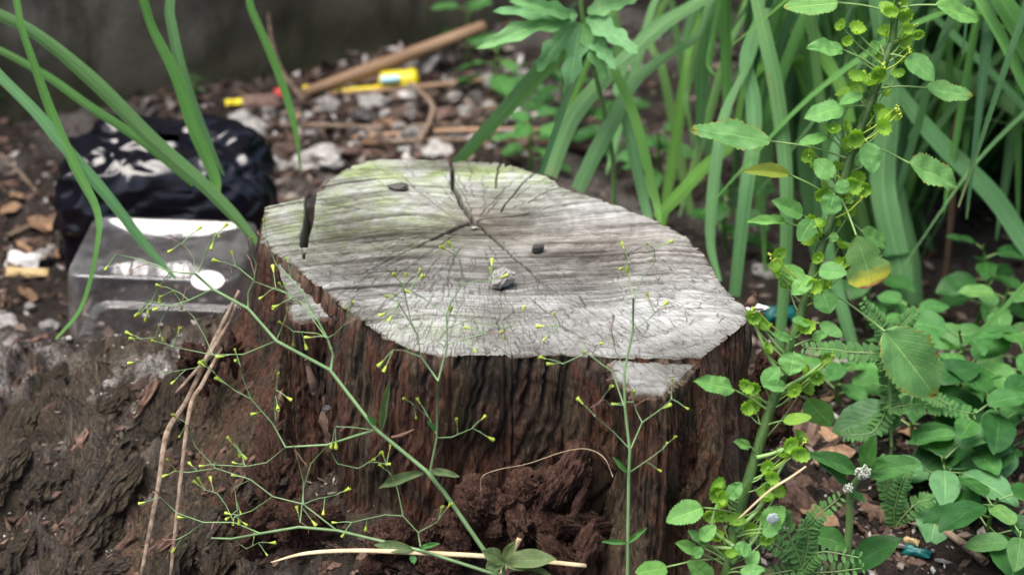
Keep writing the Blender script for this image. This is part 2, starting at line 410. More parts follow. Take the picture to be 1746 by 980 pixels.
M['wisp_red'] = m_simple('reddish_twig', [(0.3, (0.16, 0.09, 0.07)), (0.7, (0.25, 0.16, 0.12))], 30, 0.6, 0.3, 0)
M['bud'] = m_simple('bud', [(0.3, (0.27, 0.40, 0.04)), (0.7, (0.40, 0.50, 0.08))], 60, 0.5, 0.4, 0, var=0.25)
M['white_flower'] = m_simple('white_flower', [(0.3, (0.55, 0.6, 0.48)), (0.7, (0.75, 0.78, 0.68))], 60, 0.7, 0.2, 0)
M['stone_grey'] = m_simple('grey_rubble', [(0.3, (0.10, 0.095, 0.09)), (0.5, (0.22, 0.21, 0.20)), (0.75, (0.36, 0.35, 0.34))], 3, 0.9, 0.2, 0.6, 0.003)
M['stone_pale'] = m_simple('pale_rubble', [(0.3, (0.17, 0.16, 0.15)), (0.5, (0.30, 0.29, 0.275)), (0.75, (0.44, 0.43, 0.415))], 3, 0.9, 0.2, 0.6, 0.003)
M['stone_red'] = m_simple('brick_rubble', [(0.3, (0.07, 0.045, 0.038)), (0.6, (0.15, 0.10, 0.083)), (0.8, (0.22, 0.17, 0.145))], 3, 0.9, 0.2, 0.6, 0.003)
M['stone_dark'] = m_simple('dark_pebble', [(0.3, (0.018, 0.017, 0.017)), (0.7, (0.075, 0.07, 0.068))], 3, 0.6, 0.4, 0.5, 0.0008)
M['straw'] = m_simple('dry_straw', [(0.3, (0.36, 0.27, 0.15)), (0.7, (0.58, 0.48, 0.31))], 60, 0.6, 0.35, 0.3, 0.001, (1, 1, 1))
M['drystalk'] = m_simple('dry_stalk', [(0.35, (0.12, 0.08, 0.055)), (0.65, (0.33, 0.25, 0.185))], 160, 0.7, 0.3, 0.8, 0.0015)
M['bamboo'] = m_simple('old_bamboo', [(0.3, (0.20, 0.115, 0.065)), (0.7, (0.40, 0.26, 0.16))], 25, 0.6, 0.35, 0.4, 0.002, (0.3, 0.3, 1))
M['flake'] = m_simple('wood_flake', [(0.3, (0.045, 0.026, 0.019)), (0.5, (0.105, 0.063, 0.046)), (0.75, (0.21, 0.15, 0.115))], 7, 0.8, 0.25, 0.8, 0.002, (0.35, 2, 2), 0.55)
M['deadleaf'] = m_simple('dead_leaf', [(0.3, (0.13, 0.07, 0.04)), (0.7, (0.30, 0.19, 0.115))], 6, 0.7, 0.3, 0.5, 0.001, var=0.35)
M['yellow'] = m_simple('yellow_plastic', [(0.3, (0.72, 0.56, 0.01)), (0.7, (0.85, 0.72, 0.03))], 40, 0.35, 0.5, 0.4, 0.003, var=0.0)
M['skyblue'] = m_simple('pale_blue_print', [(0.3, (0.35, 0.66, 0.72)), (0.7, (0.5, 0.78, 0.82))], 40, 0.35, 0.5, 0.2, var=0.0)
M['red'] = m_simple('red_plastic', [(0.3, (0.55, 0.03, 0.03)), (0.7, (0.7, 0.08, 0.06))], 40, 0.35, 0.5, 0.3, var=0.0)
M['teal'] = m_simple('teal_plastic', [(0.3, (0.0, 0.08, 0.08)), (0.7, (0.01, 0.15, 0.14))], 40, 0.4, 0.5, 0.3, var=0.0)
M['paper'] = m_simple('white_paper', [(0.3, (0.55, 0.55, 0.54)), (0.7, (0.78, 0.78, 0.77))], 40, 0.7, 0.3, 0.5, 0.004, var=0.05)
M['tan'] = m_simple('tan_card', [(0.3, (0.40, 0.27, 0.12)), (0.7, (0.58, 0.44, 0.23))], 40, 0.7, 0.3, 0.5, 0.004, var=0.05)
M['disc'] = m_simple('white_sticker', [(0.3, (0.82, 0.82, 0.80)), (0.7, (0.88, 0.88, 0.87))], 20, 0.4, 0.4, 0, var=0.0)
M['spittle'] = m_simple('white_froth', [(0.3, (0.30, 0.38, 0.38)), (0.7, (0.52, 0.58, 0.60))], 300, 0.35, 0.5, 0.5, 0.0006, var=0.0)

# ------------------------------------------------------------------ mesh helpers
def link(name, me, mat=None, parent=None, pw=None):
    o = bpy.data.objects.new(name, me)
    COL.objects.link(o)
    if mat is not None and me is not None and len(me.materials) == 0:
        me.materials.append(mat)
    if parent is not None:
        o.parent = parent
        o.matrix_parent_inverse = (pw or Matrix.Translation(parent.location)).inverted()
    return o
def mesh(name, verts, faces, smooth=True, uv=None):
    me = bpy.data.meshes.new(name)
    me.from_pydata([tuple(v) for v in verts], [], faces)
    if smooth:
        me.polygons.foreach_set('use_smooth', [True] * len(me.polygons))
    if uv is not None:
        l = me.uv_layers.new(name='UVMap')
        vi = np.empty(len(me.loops), np.int32)
        me.loops.foreach_get('vertex_index', vi)
        l.data.foreach_set('uv', np.asarray(uv, np.float32)[vi].ravel())
    me.update()
    return me
def quads_mesh(name, V, F, smooth=True, attrs=None, uv=None):
    """V (n,3) array, F (m,4) array"""
    me = bpy.data.meshes.new(name)
    V = np.ascontiguousarray(V, np.float32); F = np.ascontiguousarray(F, np.int32)
    me.vertices.add(len(V)); me.vertices.foreach_set('co', V.ravel())
    me.loops.add(F.size); me.loops.foreach_set('vertex_index', F.ravel())
    me.polygons.add(len(F))
    me.polygons.foreach_set('loop_start', np.arange(0, F.size, 4, dtype=np.int32))
    me.polygons.foreach_set('use_smooth', np.full(len(F), smooth))
    if uv is not None:
        l = me.uv_layers.new(name='UVMap')
        l.data.foreach_set('uv', np.asarray(uv, np.float32)[F.ravel()].ravel())
    me.update(calc_edges=True)
    for k, a in (attrs or {}).items():
        at = me.attributes.new(k, 'FLOAT', 'POINT')
        at.data.foreach_set('value', np.ascontiguousarray(a, np.float32).ravel())
    return me
def grid_faces(nu, nv, cu=False, cv=False):
    iu = np.arange(nu if cu else nu - 1); iv = np.arange(nv if cv else nv - 1)
    A, B = np.meshgrid(iu, iv, indexing='ij')
    A1, B1 = (A + 1) % nu, (B + 1) % nv
    return np.stack([A * nv + B, A1 * nv + B, A1 * nv + B1, A * nv + B1], -1).reshape(-1, 4)
def thing(name, loc, label, cat, group=None):
    o = bpy.data.objects.new(name, None)
    COL.objects.link(o)
    o.empty_display_size = 0.02
    o.location = loc
    o['label'], o['category'] = label, cat
    if group: o['group'] = group
    return o
def tag(o, label, cat, group=None):
    o['label'], o['category'] = label, cat
    if group: o['group'] = group
    return o
def catmull(P, n):
    P = np.asarray([tuple(p) for p in P], float)
    if len(P) < 3:
        t = np.linspace(0, 1, n)[:, None]
        return P[0] * (1 - t) + P[-1] * t
    Q = np.vstack([2 * P[0] - P[1], P, 2 * P[-1] - P[-2]])
    s = np.linspace(0, len(P) - 1 - 1e-9, n)
    i = s.astype(int); t = (s - i)[:, None]
    p0, p1, p2, p3 = Q[i], Q[i + 1], Q[i + 2], Q[i + 3]
    return 0.5 * (2 * p1 + (p2 - p0) * t + (2 * p0 - 5 * p1 + 4 * p2 - p3) * t ** 2 + (3 * p1 - p0 - 3 * p2 + p3) * t ** 3)
def tube_geo(P, r, sides=6, n=None, smooth=True):
    P = catmull(P, n or max(4, len(P) * 4)) if smooth else np.asarray([tuple(p) for p in P], float)
    n = len(P)
    r = np.interp(np.linspace(0, 1, n), np.linspace(0, 1, len(r)), r) if hasattr(r, '__len__') else np.full(n, r)
    T = np.gradient(P, axis=0); T /= np.linalg.norm(T, axis=1)[:, None] + 1e-12
    ref = np.array([0.13, -0.9, 0.41])
    A = np.cross(T, ref); A /= np.linalg.norm(A, axis=1)[:, None] + 1e-9
    B = np.cross(T, A)
    ang = np.arange(sides) * 2 * math.pi / sides
    V = P[:, None] + r[:, None, None] * (np.cos(ang)[None, :, None] * A[:, None] + np.sin(ang)[None, :, None] * B[:, None])
    V = V.reshape(-1, 3)
    F = [tuple(int(k) for k in f) for f in grid_faces(n, sides, cv=True)]
    F.append(tuple(range(sides))[::-1]); F.append(tuple(range((n - 1) * sides, n * sides)))
    return V, F
def join(geos):
    V, F, o = [], [], 0
    for v, f in geos:
        V.append(np.asarray(v)); F += [tuple(i + o for i in q) for q in f]; o += len(v)
    return np.vstack(V), F
def tube(name, P, r, mat, parent=None, sides=6, n=None, pw=None, smooth=True):
    V, F = tube_geo(P, r, sides, n, smooth)
    return link(name, mesh(name, V, F), mat, parent, pw)
def ribbon_mesh(name, P, w, roll=0.0, fold=0.35, n=26, twist=0.0):
    P = catmull(P, n)
    T = np.gradient(P, axis=0); T /= np.linalg.norm(T, axis=1)[:, None]
    S = np.cross(T, np.array([0.0, 0.91, -0.42])); S /= np.linalg.norm(S, axis=1)[:, None] + 1e-9
    N = np.cross(S, T)
    s = np.linspace(0, 1, n)
    a = roll + twist * s
    S2 = S * np.cos(a)[:, None] + N * np.sin(a)[:, None]
    N2 = np.cross(S2, T)
    w = np.interp(s, np.linspace(0, 1, len(w)), w)
    V, UV = [], []
    for k, c in enumerate((-1, -0.5, 0, 0.5, 1)):
        V.append(P + S2 * (w * 0.5 * c)[:, None] + N2 * (w * 0.5 * fold * (abs(c) - 0.5))[:, None])
        UV.append(np.stack([s, np.full(n, (c + 1) / 2)], -1))
    V = np.stack(V, 1).reshape(-1, 3); UV = np.stack(UV, 1).reshape(-1, 2)
    return quads_mesh(name, V, grid_faces(n, 5), True, uv=UV)
def leaf_mesh(name, seed, shape='ovate', serr=0.0, fold=0.25, bend=0.25, nu=22, nv=4, wave=0.02, teeth=13):
    """unit leaf along +x, half width 0.25, normal +z"""
    rs = np.random.RandomState(seed)
    u = np.linspace(0, 1, nu)
    if shape == 'ovate':
        f = (u ** 0.55) * (1 - u) ** 0.75; f = f / f.max()
    elif shape == 'round':
        f = np.sqrt(np.clip(1 - (2 * u - 1) ** 2, 0, 1)) * (1 - 0.15 * u)
    elif shape == 'lance':
        f = (u ** 0.8) * (1 - u) ** 0.9; f = f / f.max()
    elif shape == 'lobed':
        f = (u ** 0.5) * (1 - u) ** 0.6; f = f / f.max() * (0.80 + 0.20 * np.cos(u * 2 * math.pi * 3.2 + 0.4)) * (1 - .35 * u)
    elif shape == 'truncate':
        f = np.interp(u, [0, 0.1, 0.3, 0.42, 0.5, 0.62, 0.8, 0.93, 1.0], [0.05, 0.35, 0.75, 0.8, 0.62, 0.95, 1.0, 0.75, 0.35])
    f[0] = max(f[0], 0.02); f[-1] = max(f[-1], 0.01)
    vs = np.linspace(-1, 1, 2 * nv + 1)
    ph = rs.rand() * 6
    V, UV = np.zeros((nu, len(vs), 3)), np.zeros((nu, len(vs), 2))
    for j, v in enumerate(vs):
        hw = 0.25 * f
        if abs(v) == 1 and serr:
            saw = (u * teeth + ph) % 1.0
            hw = hw * (1 + serr * (saw - 0.5)) 
        y = v * hw
        z = fold * np.abs(y) - bend * u ** 2 * 0.5 + wave * np.sin(u * 11 + ph + v * 2) * abs(v) + wave * 0.6 * noise2(u * 6 + seed, np.full(nu, v * 2), seed)
        V[:, j] = np.stack([u, y, z], -1)
        UV[:, j] = np.stack([u, np.full(nu, (v + 1) / 2)], -1)
    z0 = V[0, nv, 2]
    V[..., 2] -= z0
    return quads_mesh(name, V.reshape(-1, 3), grid_faces(nu, len(vs)), True, uv=UV.reshape(-1, 2))
def leaf_matrix(b, t, wid, nrm):
    b, t = Vector(b), Vector(t)
    X = t - b; L = X.length; X.normalize()
    Z = Vector(nrm) - X * X.dot(Vector(nrm))
    if Z.length < 1e-4: Z = Vector((0, 0, 1))
    Z.normalize()
    Y = Z.cross(X)
    m = Matrix(((X.x, Y.x, Z.x, b.x), (X.y, Y.y, Z.y, b.y), (X.z, Y.z, Z.z, b.z), (0, 0, 0, 1)))
    return m @ Matrix.Diagonal((L, wid / 0.5, L, 1)), L
def mat_copy(me, mat, cache={}):
    k = (me.name, mat.name)
    if k not in cache:
        c = me.copy(); c.materials.clear(); c.materials.append(mat); cache[k] = c
    return cache[k]
def put_leaf(parent, me, mat, b, t, wid, nrm, name='leaf'):
    mw, L = leaf_matrix(b, t, wid, nrm)
    o = link(name, mat_copy(me, mat), None, parent)
    o.matrix_basis = mw
    return o, mw
def blob_mesh(name, seed, sub=3, amp=0.3, freq=1.6, flat=(1, 1, 1), angular=0.0, smooth=False):
    import bmesh
    bm = bmesh.new()
    bmesh.ops.create_icosphere(bm, subdivisions=sub, radius=1.0)
    co = np.array([v.co[:] for v in bm.verts])
    rs = np.random.RandomState(seed)
    if angular:
        for _ in range(9):
            nrm = rs.normal(size=3); nrm /= np.linalg.norm(nrm)
            lim = 0.55 + 0.35 * rs.rand()
            d = co @ nrm
            co = co - np.outer(np.clip(d - lim, 0, None) * angular, nrm)
    f = 1 + amp * fbm3(co[:, 0] * freq + seed, co[:, 1] * freq, co[:, 2] * freq, 3, seed)
    co = co * f[:, None] * np.array(flat)
    for v, c in zip(bm.verts, co): v.co = c
    me = bpy.data.meshes.new(name)
    bm.to_mesh(me); bm.free()
    me.polygons.foreach_set('use_smooth', [smooth] * len(me.polygons))
    return me

# ------------------------------------------------------------------ ground
def base_h(x, y):
    x, y = np.asarray(x, float), np.asarray(y, float)
    left = np.interp(y, [-2, -0.6, -0.2, -0.03, 0.06, 0.12, 0.17, 0.25, 0.33, 0.6, 3], [-0.02, -0.01, 0.015, 0.055, 0.115, 0.14, 0.135, 0.07, 0.035, 0.02, 0.02])
    left = left * (1 - 0.15 * sstep(-0.25, -0.7, x)) 
    mid = np.interp(y, [-2, -0.7, -0.35, -0.22, -0.14, 0.1, 0.28, 0.5, 3], [0.0, 0.03, 0.085, 0.10, 0.115, 0.12, 0.06, 0.025, 0.02])
    right = np.interp(y, [-2, -0.6, -0.2, 0.0, 0.2, 0.5, 3], [0.0, 0.02, 0.04, 0.05, 0.045, 0.02, 0.02])
    wl, wr = sstep(-0.12, -0.26, x), sstep(0.14, 0.32, x)
    return left * wl + right * wr + mid * np.clip(1 - wl - wr, 0, 1)
def wood_mask(x, y):
    w = sstep(-0.16, -0.24, x) * sstep(0.25, 0.12, y) * sstep(-0.5, -0.3, y)
    w = w * sstep(-0.75, -0.5, x)
    f = 0.6 * sstep(0.26, 0.16, np.hypot(x - 0.0, y + 0.02) - 0.08) * sstep(0.15, 0.0, y)
    return np.clip(np.maximum(w, f), 0, 1)
def ground_z(x, y):
    x, y = np.asarray(x, float), np.asarray(y, float)
    h = base_h(x, y)
    near = sstep(6, 2.2, np.hypot(x, y))
    w = wood_mask(x, y)
    h = h + near * (0.010 * fbm2(x * 9, y * 9, 3, 3) + 0.005 * fbm2(x * 40, y * 40, 3, 8) + 0.0018 * fbm2(x * 160, y * 160, 2, 9))
    a = x * 0.80 - y * 0.60 + 0.02 * fbm2(x * 12, y * 12, 2, 31); b = x * 0.60 + y * 0.80
    rid = 1 - np.abs(fbm2(a * 55, b * 11, 3, 21))
    rid2 = 1 - np.abs(fbm2(a * 130 + 3, b * 24, 2, 24))
    h = h + w * (0.018 * (rid - 0.6) + 0.007 * (rid2 - 0.6) + 0.026 * fbm2(a * 13, b * 6, 3, 22) + 0.004 * fbm2(a * 210, b * 60, 2, 23))
    return h
import bisect
def gz(x, y):
    i = min(max(bisect.bisect(axl, x) - 1, 0), len(axl) - 2); j = min(max(bisect.bisect(ayl, y) - 1, 0), len(ayl) - 2)
    u = min(max((x - axl[i]) / (axl[i + 1] - axl[i]), 0), 1); v = min(max((y - ayl[j]) / (ayl[j + 1] - ayl[j]), 0), 1)
    return float(GZ[i, j] * (1 - u) * (1 - v) + GZ[i + 1, j] * u * (1 - v) + GZ[i, j + 1] * (1 - u) * v + GZ[i + 1, j + 1] * u * v)
def on_ground(px, py, lift=0.0):
    d = ray(px, py)
    f = lambda t: CAM.z + d.z * t - gz(CAM.x + d.x * t, CAM.y + d.y * t)
    t = 0.9; step = 0.01
    while t < 8 and f(t) > 0: t += step
    lo, hi = t - step, t
    for _ in range(10):
        m = (lo + hi) / 2
        if f(m) > 0: lo = m
        else: hi = m
    p = CAM + d * lo
    return Vector((p.x, p.y, gz(p.x, p.y) + lift))

def axis(segs, far):
    a = [np.arange(s0, s1, st) for s0, s1, st in segs]
    c = np.concatenate(a)
    g = 0.02 * 1.28 ** np.arange(1, 33)
    g = np.cumsum(g); g = g[g < far]
    return np.concatenate([(c[0] - g)[::-1], c, c[-1] + g])
ax = axis([(-1.3, -0.6, 0.009), (-0.6, 0.6, 0.0036), (0.6, 1.3, 0.009)], 60)
ay = axis([(-0.45, 0.32, 0.0036), (0.32, 1.9, 0.008)], 60)
GX, GY = np.meshgrid(ax, ay, indexing='ij')
GZ = ground_z(GX, GY)
axl, ayl = ax.tolist(), ay.tolist()
ash = np.zeros_like(GX)
for px, py, rad, s in ((20, 620, 0.05, 1.0), (60, 640, 0.035, 0.8), (170, 690, 0.03, 0.9), (215, 665, 0.025, 1.0), (270, 610, 0.03, 0.9), (180, 740, 0.02, 0.7), (300, 700, 0.02, 0.7), (10, 580, 0.04, 0.8), (210, 860, 0.03, 0.5), (60, 720, 0.03, 0.5), (500, 960, 0.02, 0.4)):
    p = on_ground(px, py)
    ash = np.maximum(ash, s * np.exp(-(((GX - p.x) ** 2 + (GY - p.y) ** 2) / rad ** 2)))
ash *= np.clip(0.6 + fbm2(GX * 60, GY * 60, 3, 55), 0, 1.4)
back = sstep(0.5, 0.8, GY) * 0.35 * np.clip(fbm2(GX * 12, GY * 12, 3, 56) + 0.3, 0, 1)
gm = quads_mesh('ground', np.stack([GX, GY, GZ], -1).reshape(-1, 3), grid_faces(len(ax), len(ay)), True,
                {'wood': wood_mask(GX, GY), 'ash': np.clip(np.maximum(ash, back), 0, 1)})
ground = link('ground', gm, M['ground'])
ground['kind'] = 'structure'

# ------------------------------------------------------------------ concrete wall behind
yaw = math.radians(30)
wdir = np.array([math.cos(yaw), math.sin(yaw)]); wnrm = np.array([math.sin(yaw), -math.cos(yaw)])
W0 = np.array([-0.36, 1.24])
s = np.linspace(-2.2, 3.6, 240); h = np.linspace(-0.1, 2.3, 110)  # upper height is out of view, raised to block sky light from behind
S_, H_ = np.meshgrid(s, h, indexing='ij')
dsp = 0.012 * fbm2(S_ * 3, H_ * 3, 4, 41) + 0.004 * fbm2(S_ * 25, H_ * 25, 3, 42)
front = np.stack([W0[0] + S_ * wdir[0] + dsp * wnrm[0], W0[1] + S_ * wdir[1] + dsp * wnrm[1], H_], -1)
backf = front.copy(); backf[..., 0] -= (0.16 + dsp) * wnrm[0]; backf[..., 1] -= (0.16 + dsp) * wnrm[1]
prof = np.concatenate([front, backf[:, ::-1]], 1)
wm = quads_mesh('concrete_wall', prof.reshape(-1, 3), grid_faces(len(s), prof.shape[1], cv=True), True)
wall = link('concrete_wall', wm, M['wall'])
tag(wall, 'dark stained concrete wall with mossy foot behind the stump', 'wall')

# ------------------------------------------------------------------ tree stump
ZT = 0.28
pith = at_z(808, 378, ZT)
PC = np.array([pith.x, pith.y])
outline = [(597, 283), (640, 271), (700, 271), (770, 274), (850, 277), (880, 282), (905, 292), (935, 302), (960, 318), (1000, 331), (1040, 345), (1105, 370), (1140, 386), (1170, 403), (1190, 422), (1205, 440),
           (1230, 485), (1260, 513), (1278, 530), (1276, 545), (1250, 568), (1210, 598), (1195, 609), (1100, 609), (1000, 607), (900, 605), (800, 605), (752, 607), (700, 594), (655, 574),
           (600, 535), (560, 500), (515, 465), (470, 430), (443, 412), (447, 385), (452, 352), (485, 343), (522, 334), (532, 326), (545, 328), (556, 306)]
def poly_polar(pix, z, c, nth, jit=0.0, seed=0):
    P = np.array([at_z(a, b, z)[:2] for a, b in pix])
    Q = []
    for i in range(len(P)):
        a, b = P[i], P[(i + 1) % len(P)]
        for t in np.linspace(0, 1, 30, endpoint=False): Q.append(a * (1 - t) + b * t)
    Q = np.array(Q) - c
    th = np.arctan2(Q[:, 1], Q[:, 0]); r = np.hypot(Q[:, 0], Q[:, 1])
    o = np.argsort(th); th, r = th[o], r[o]
    T = np.linspace(-math.pi, math.pi, nth, endpoint=False)
    Rr = np.interp(T, np.r_[th - 2 * math.pi, th, th + 2 * math.pi], np.r_[r, r, r])
    if jit:
        Rr = Rr + jit * (fbm2(np.cos(T) * 14 + 50, np.sin(T) * 14 + seed, 4, seed) + 0.5 * fbm2(np.cos(T) * 60, np.sin(T) * 60, 2, seed + 5))
    return T, Rr

# crack raster over the cut face (0.5 mm)
RES, EXT = 0.0005, 0.27
NR = int(2 * EXT / RES)
crk = np.zeros((NR, NR), np.float32)
dirt = np.zeros((NR, NR), np.float32)
def draw(P, w, d, col=1.0):
    P = np.asarray(P) - PC
    for a, b, wa, wb_ in zip(P[:-1], P[1:], np.linspace(w[0], w[1], len(P))[:-1], np.linspace(w[0], w[1], len(P))[1:]):
        mw = max(wa, wb_) + 0.001
        lo = np.floor((np.minimum(a, b) - mw + EXT) / RES).astype(int); hi = np.ceil((np.maximum(a, b) + mw + EXT) / RES).astype(int)
        lo = np.clip(lo, 0, NR - 1); hi = np.clip(hi, 1, NR)
        if (hi <= lo).any(): continue
        X, Y = np.meshgrid(np.arange(lo[0], hi[0]) * RES - EXT, np.arange(lo[1], hi[1]) * RES - EXT, indexing='ij')
        ab = b - a; L2 = ab @ ab + 1e-12
        t = np.clip(((X - a[0]) * ab[0] + (Y - a[1]) * ab[1]) / L2, 0, 1)
        dd = np.hypot(X - a[0] - t * ab[0], Y - a[1] - t * ab[1])
        ww = (wa + (wb_ - wa) * t) / 2
        v = np.clip(1.25 - dd / ww, 0, 1)
        crk[lo[0]:hi[0], lo[1]:hi[1]] = np.maximum(crk[lo[0]:hi[0], lo[1]:hi[1]], v * d)
        dirt[lo[0]:hi[0], lo[1]:hi[1]] = np.maximum(dirt[lo[0]:hi[0], lo[1]:hi[1]], v * col)
def wiggle(P, amp, n, rs):
    Q = catmull([(*p, 0) for p in P], n)[:, :2]
    T = np.gradient(Q, axis=0); T /= np.linalg.norm(T, axis=1)[:, None] + 1e-9
    k = np.cumsum(rs.normal(size=n)) ; k = k - np.linspace(k[0], k[-1], n)
    return Q + np.stack([-T[:, 1], T[:, 0]], -1) * (k / (np.abs(k).max() + 1e-6) * amp)[:, None]
def pxp(*pts): return [tuple(at_z(a, b, ZT)[:2]) for a, b in pts]
rs = np.random.RandomState(3)
draw(wiggle(pxp((808, 376), (795, 362), (782, 345), (773, 318), (771, 300), (768, 274)), 0.002, 24, rs), (0.005, 0.003), 0.014)
draw(wiggle(pxp((808, 378), (780, 388), (755, 398), (735, 408)), 0.0015, 14, rs), (0.0055, 0.003), 0.012)
draw(wiggle(pxp((735, 408), (700, 425), (660, 445), (610, 470)), 0.002, 20, rs), (0.002, 0.0012), 0.004, 0.7)
draw(wiggle(pxp((808, 378), (825, 372), (870, 366), (930, 356), (990, 345)), 0.002, 24, rs), (0.003, 0.0016), 0.006, 0.85)
draw(wiggle(pxp((808, 378), (825, 390), (850, 410), (890, 445), (940, 490), (985, 515), (1030, 545)), 0.003, 34, rs), (0.003, 0.0012), 0.006, 0.85)
draw(wiggle(pxp((540, 349), (600, 352), (660, 362), (735, 374)), 0.002, 24, rs), (0.0016, 0.0014), 0.004, 0.75)
draw(wiggle(pxp((680, 295), (720, 335), (775, 372)), 0.002, 20, rs), (0.0015, 0.0013), 0.003, 0.6)
draw(wiggle(pxp((853, 278), (848, 300), (845, 322)), 0.001, 12, rs), (0.0022, 0.0014), 0.005, 0.8)
draw(wiggle(pxp((912, 296), (890, 320), (868, 335), (855, 360)), 0.002, 16, rs), (0.0022, 0.0014), 0.005, 0.7)
draw(wiggle(pxp((960, 318), (930, 330), (900, 345)), 0.001, 12, rs), (0.0018, 0.0014), 0.003, 0.6)
draw(pxp((598, 289), (640, 291), (672, 292)), (0.0028, 0.0016), 0.004, 0.9)
# the open split at the left edge
draw(wiggle(pxp((532, 322), (529, 350), (526, 375), (521, 402), (519, 420)), 0.001, 14, rs), (0.0085, 0.0055), 0.045)
draw(pxp((519, 420), (518, 440)), (0.003, 0.0015), 0.01, 0.9)
draw(wiggle(pxp((1195, 607), (1120, 606), (1040, 604)), 0.0006, 20, rs), (0.0016, 0.0012), 0.004, 0.9)
# saw crescent at the right
draw(pxp((1108, 419), (1090, 424), (1073, 432), (1066, 442)), (0.001, 0.004), 0.0022, 0.55)
draw(pxp((1055, 465), (1054, 480), (1062, 495), (1075, 505)), (0.0012, 0.0016), 0.0012, 0.25)
for k in range(64):
    th = -math.pi + 2 * math.pi * (k + rs.uniform(-.4, .4)) / 64
    r0 = rs.uniform(0.012, 0.12); r1 = r0 + rs.uniform(0.03, 0.15)
    rr = np.linspace(r0, r1, 40)
    tt = th + np.cumsum(rs.normal(0, 0.0007, 40)) / np.maximum(rr, 0.03) + 0.25 * rs.normal() * (rr - r0)
    draw(np.stack([PC[0] + rr * np.cos(tt), PC[1] + rr * np.sin(tt)], -1), (rs.uniform(0.0011, 0.0017), 0.0010), 0.0012, rs.uniform(0.4, 0.85))
# checks: short radial cracks and ring cracks
Tt, Rt = poly_polar(outline, ZT, PC, 720)
for k in range(420):
    th = rs.uniform(-math.pi, math.pi)
    front_w = 0.5 - 0.5 * math.sin(th)
    if rs.rand() > 0.10 + 0.95 * front_w ** 2: continue
    Rm = np.interp(th, Tt, Rt)
    f0 = (0.25 + 0.75 * rs.rand() ** 0.6) if k % 6 else rs.uniform(1.0, 1.3)
    ln = rs.uniform(0.006, 0.040) * (0.4 + 0.7 * front_w)
    r0 = Rm * f0; r1 = min(Rm * 1.0, r0 + ln) if f0 < 1 else r0 + ln
    n = max(4, int((r1 - r0) / 0.002))
    rr = np.linspace(r0, r1, n)
    tt = th + np.cumsum(rs.normal(0, 0.0008, n)) / np.maximum(rr, 0.04) + rs.normal(0, 0.1) * (rr - r0) / max(ln, 0.01) * 0.3
    wd = rs.choice([0.0010, 0.0013, 0.0017, 0.0023], p=[0.4, 0.38, 0.17, 0.05])
    draw(np.stack([PC[0] + rr * np.cos(tt), PC[1] + rr * np.sin(tt)], -1), (wd, wd * 0.7), wd * 0.9, min(1.0, 0.35 + wd / 0.0026))
for k in range(200):
    th = rs.uniform(-math.pi, 0.0)
    front_w = -math.sin(th)
    if rs.rand() > front_w: continue
    Rm = np.interp(th, Tt, Rt)
    r0 = Rm * (0.35 + 0.62 * rs.rand() ** 0.7)
    ln = rs.uniform(0.004, 0.016)
    n = 6
    tt = th + np.linspace(0, ln / r0, n)
    rr = r0 + np.cumsum(rs.normal(0, 0.0002, n))
    draw(np.stack([PC[0] + rr * np.cos(tt), PC[1] + rr * np.sin(tt)], -1), (0.001, 0.0009), 0.0010, rs.uniform(0.3, 0.7))
def rsample(A, x, y):
    fx = np.clip((x - PC[0] + EXT) / RES, 0, NR - 2.001); fy = np.clip((y - PC[1] + EXT) / RES, 0, NR - 2.001)
    ix, iy = fx.astype(int), fy.astype(int); tx, ty = fx - ix, fy - iy
    return A[ix, iy] * (1 - tx) * (1 - ty) + A[ix + 1, iy] * tx * (1 - ty) + A[ix, iy + 1] * (1 - tx) * ty + A[ix + 1, iy + 1] * tx * ty

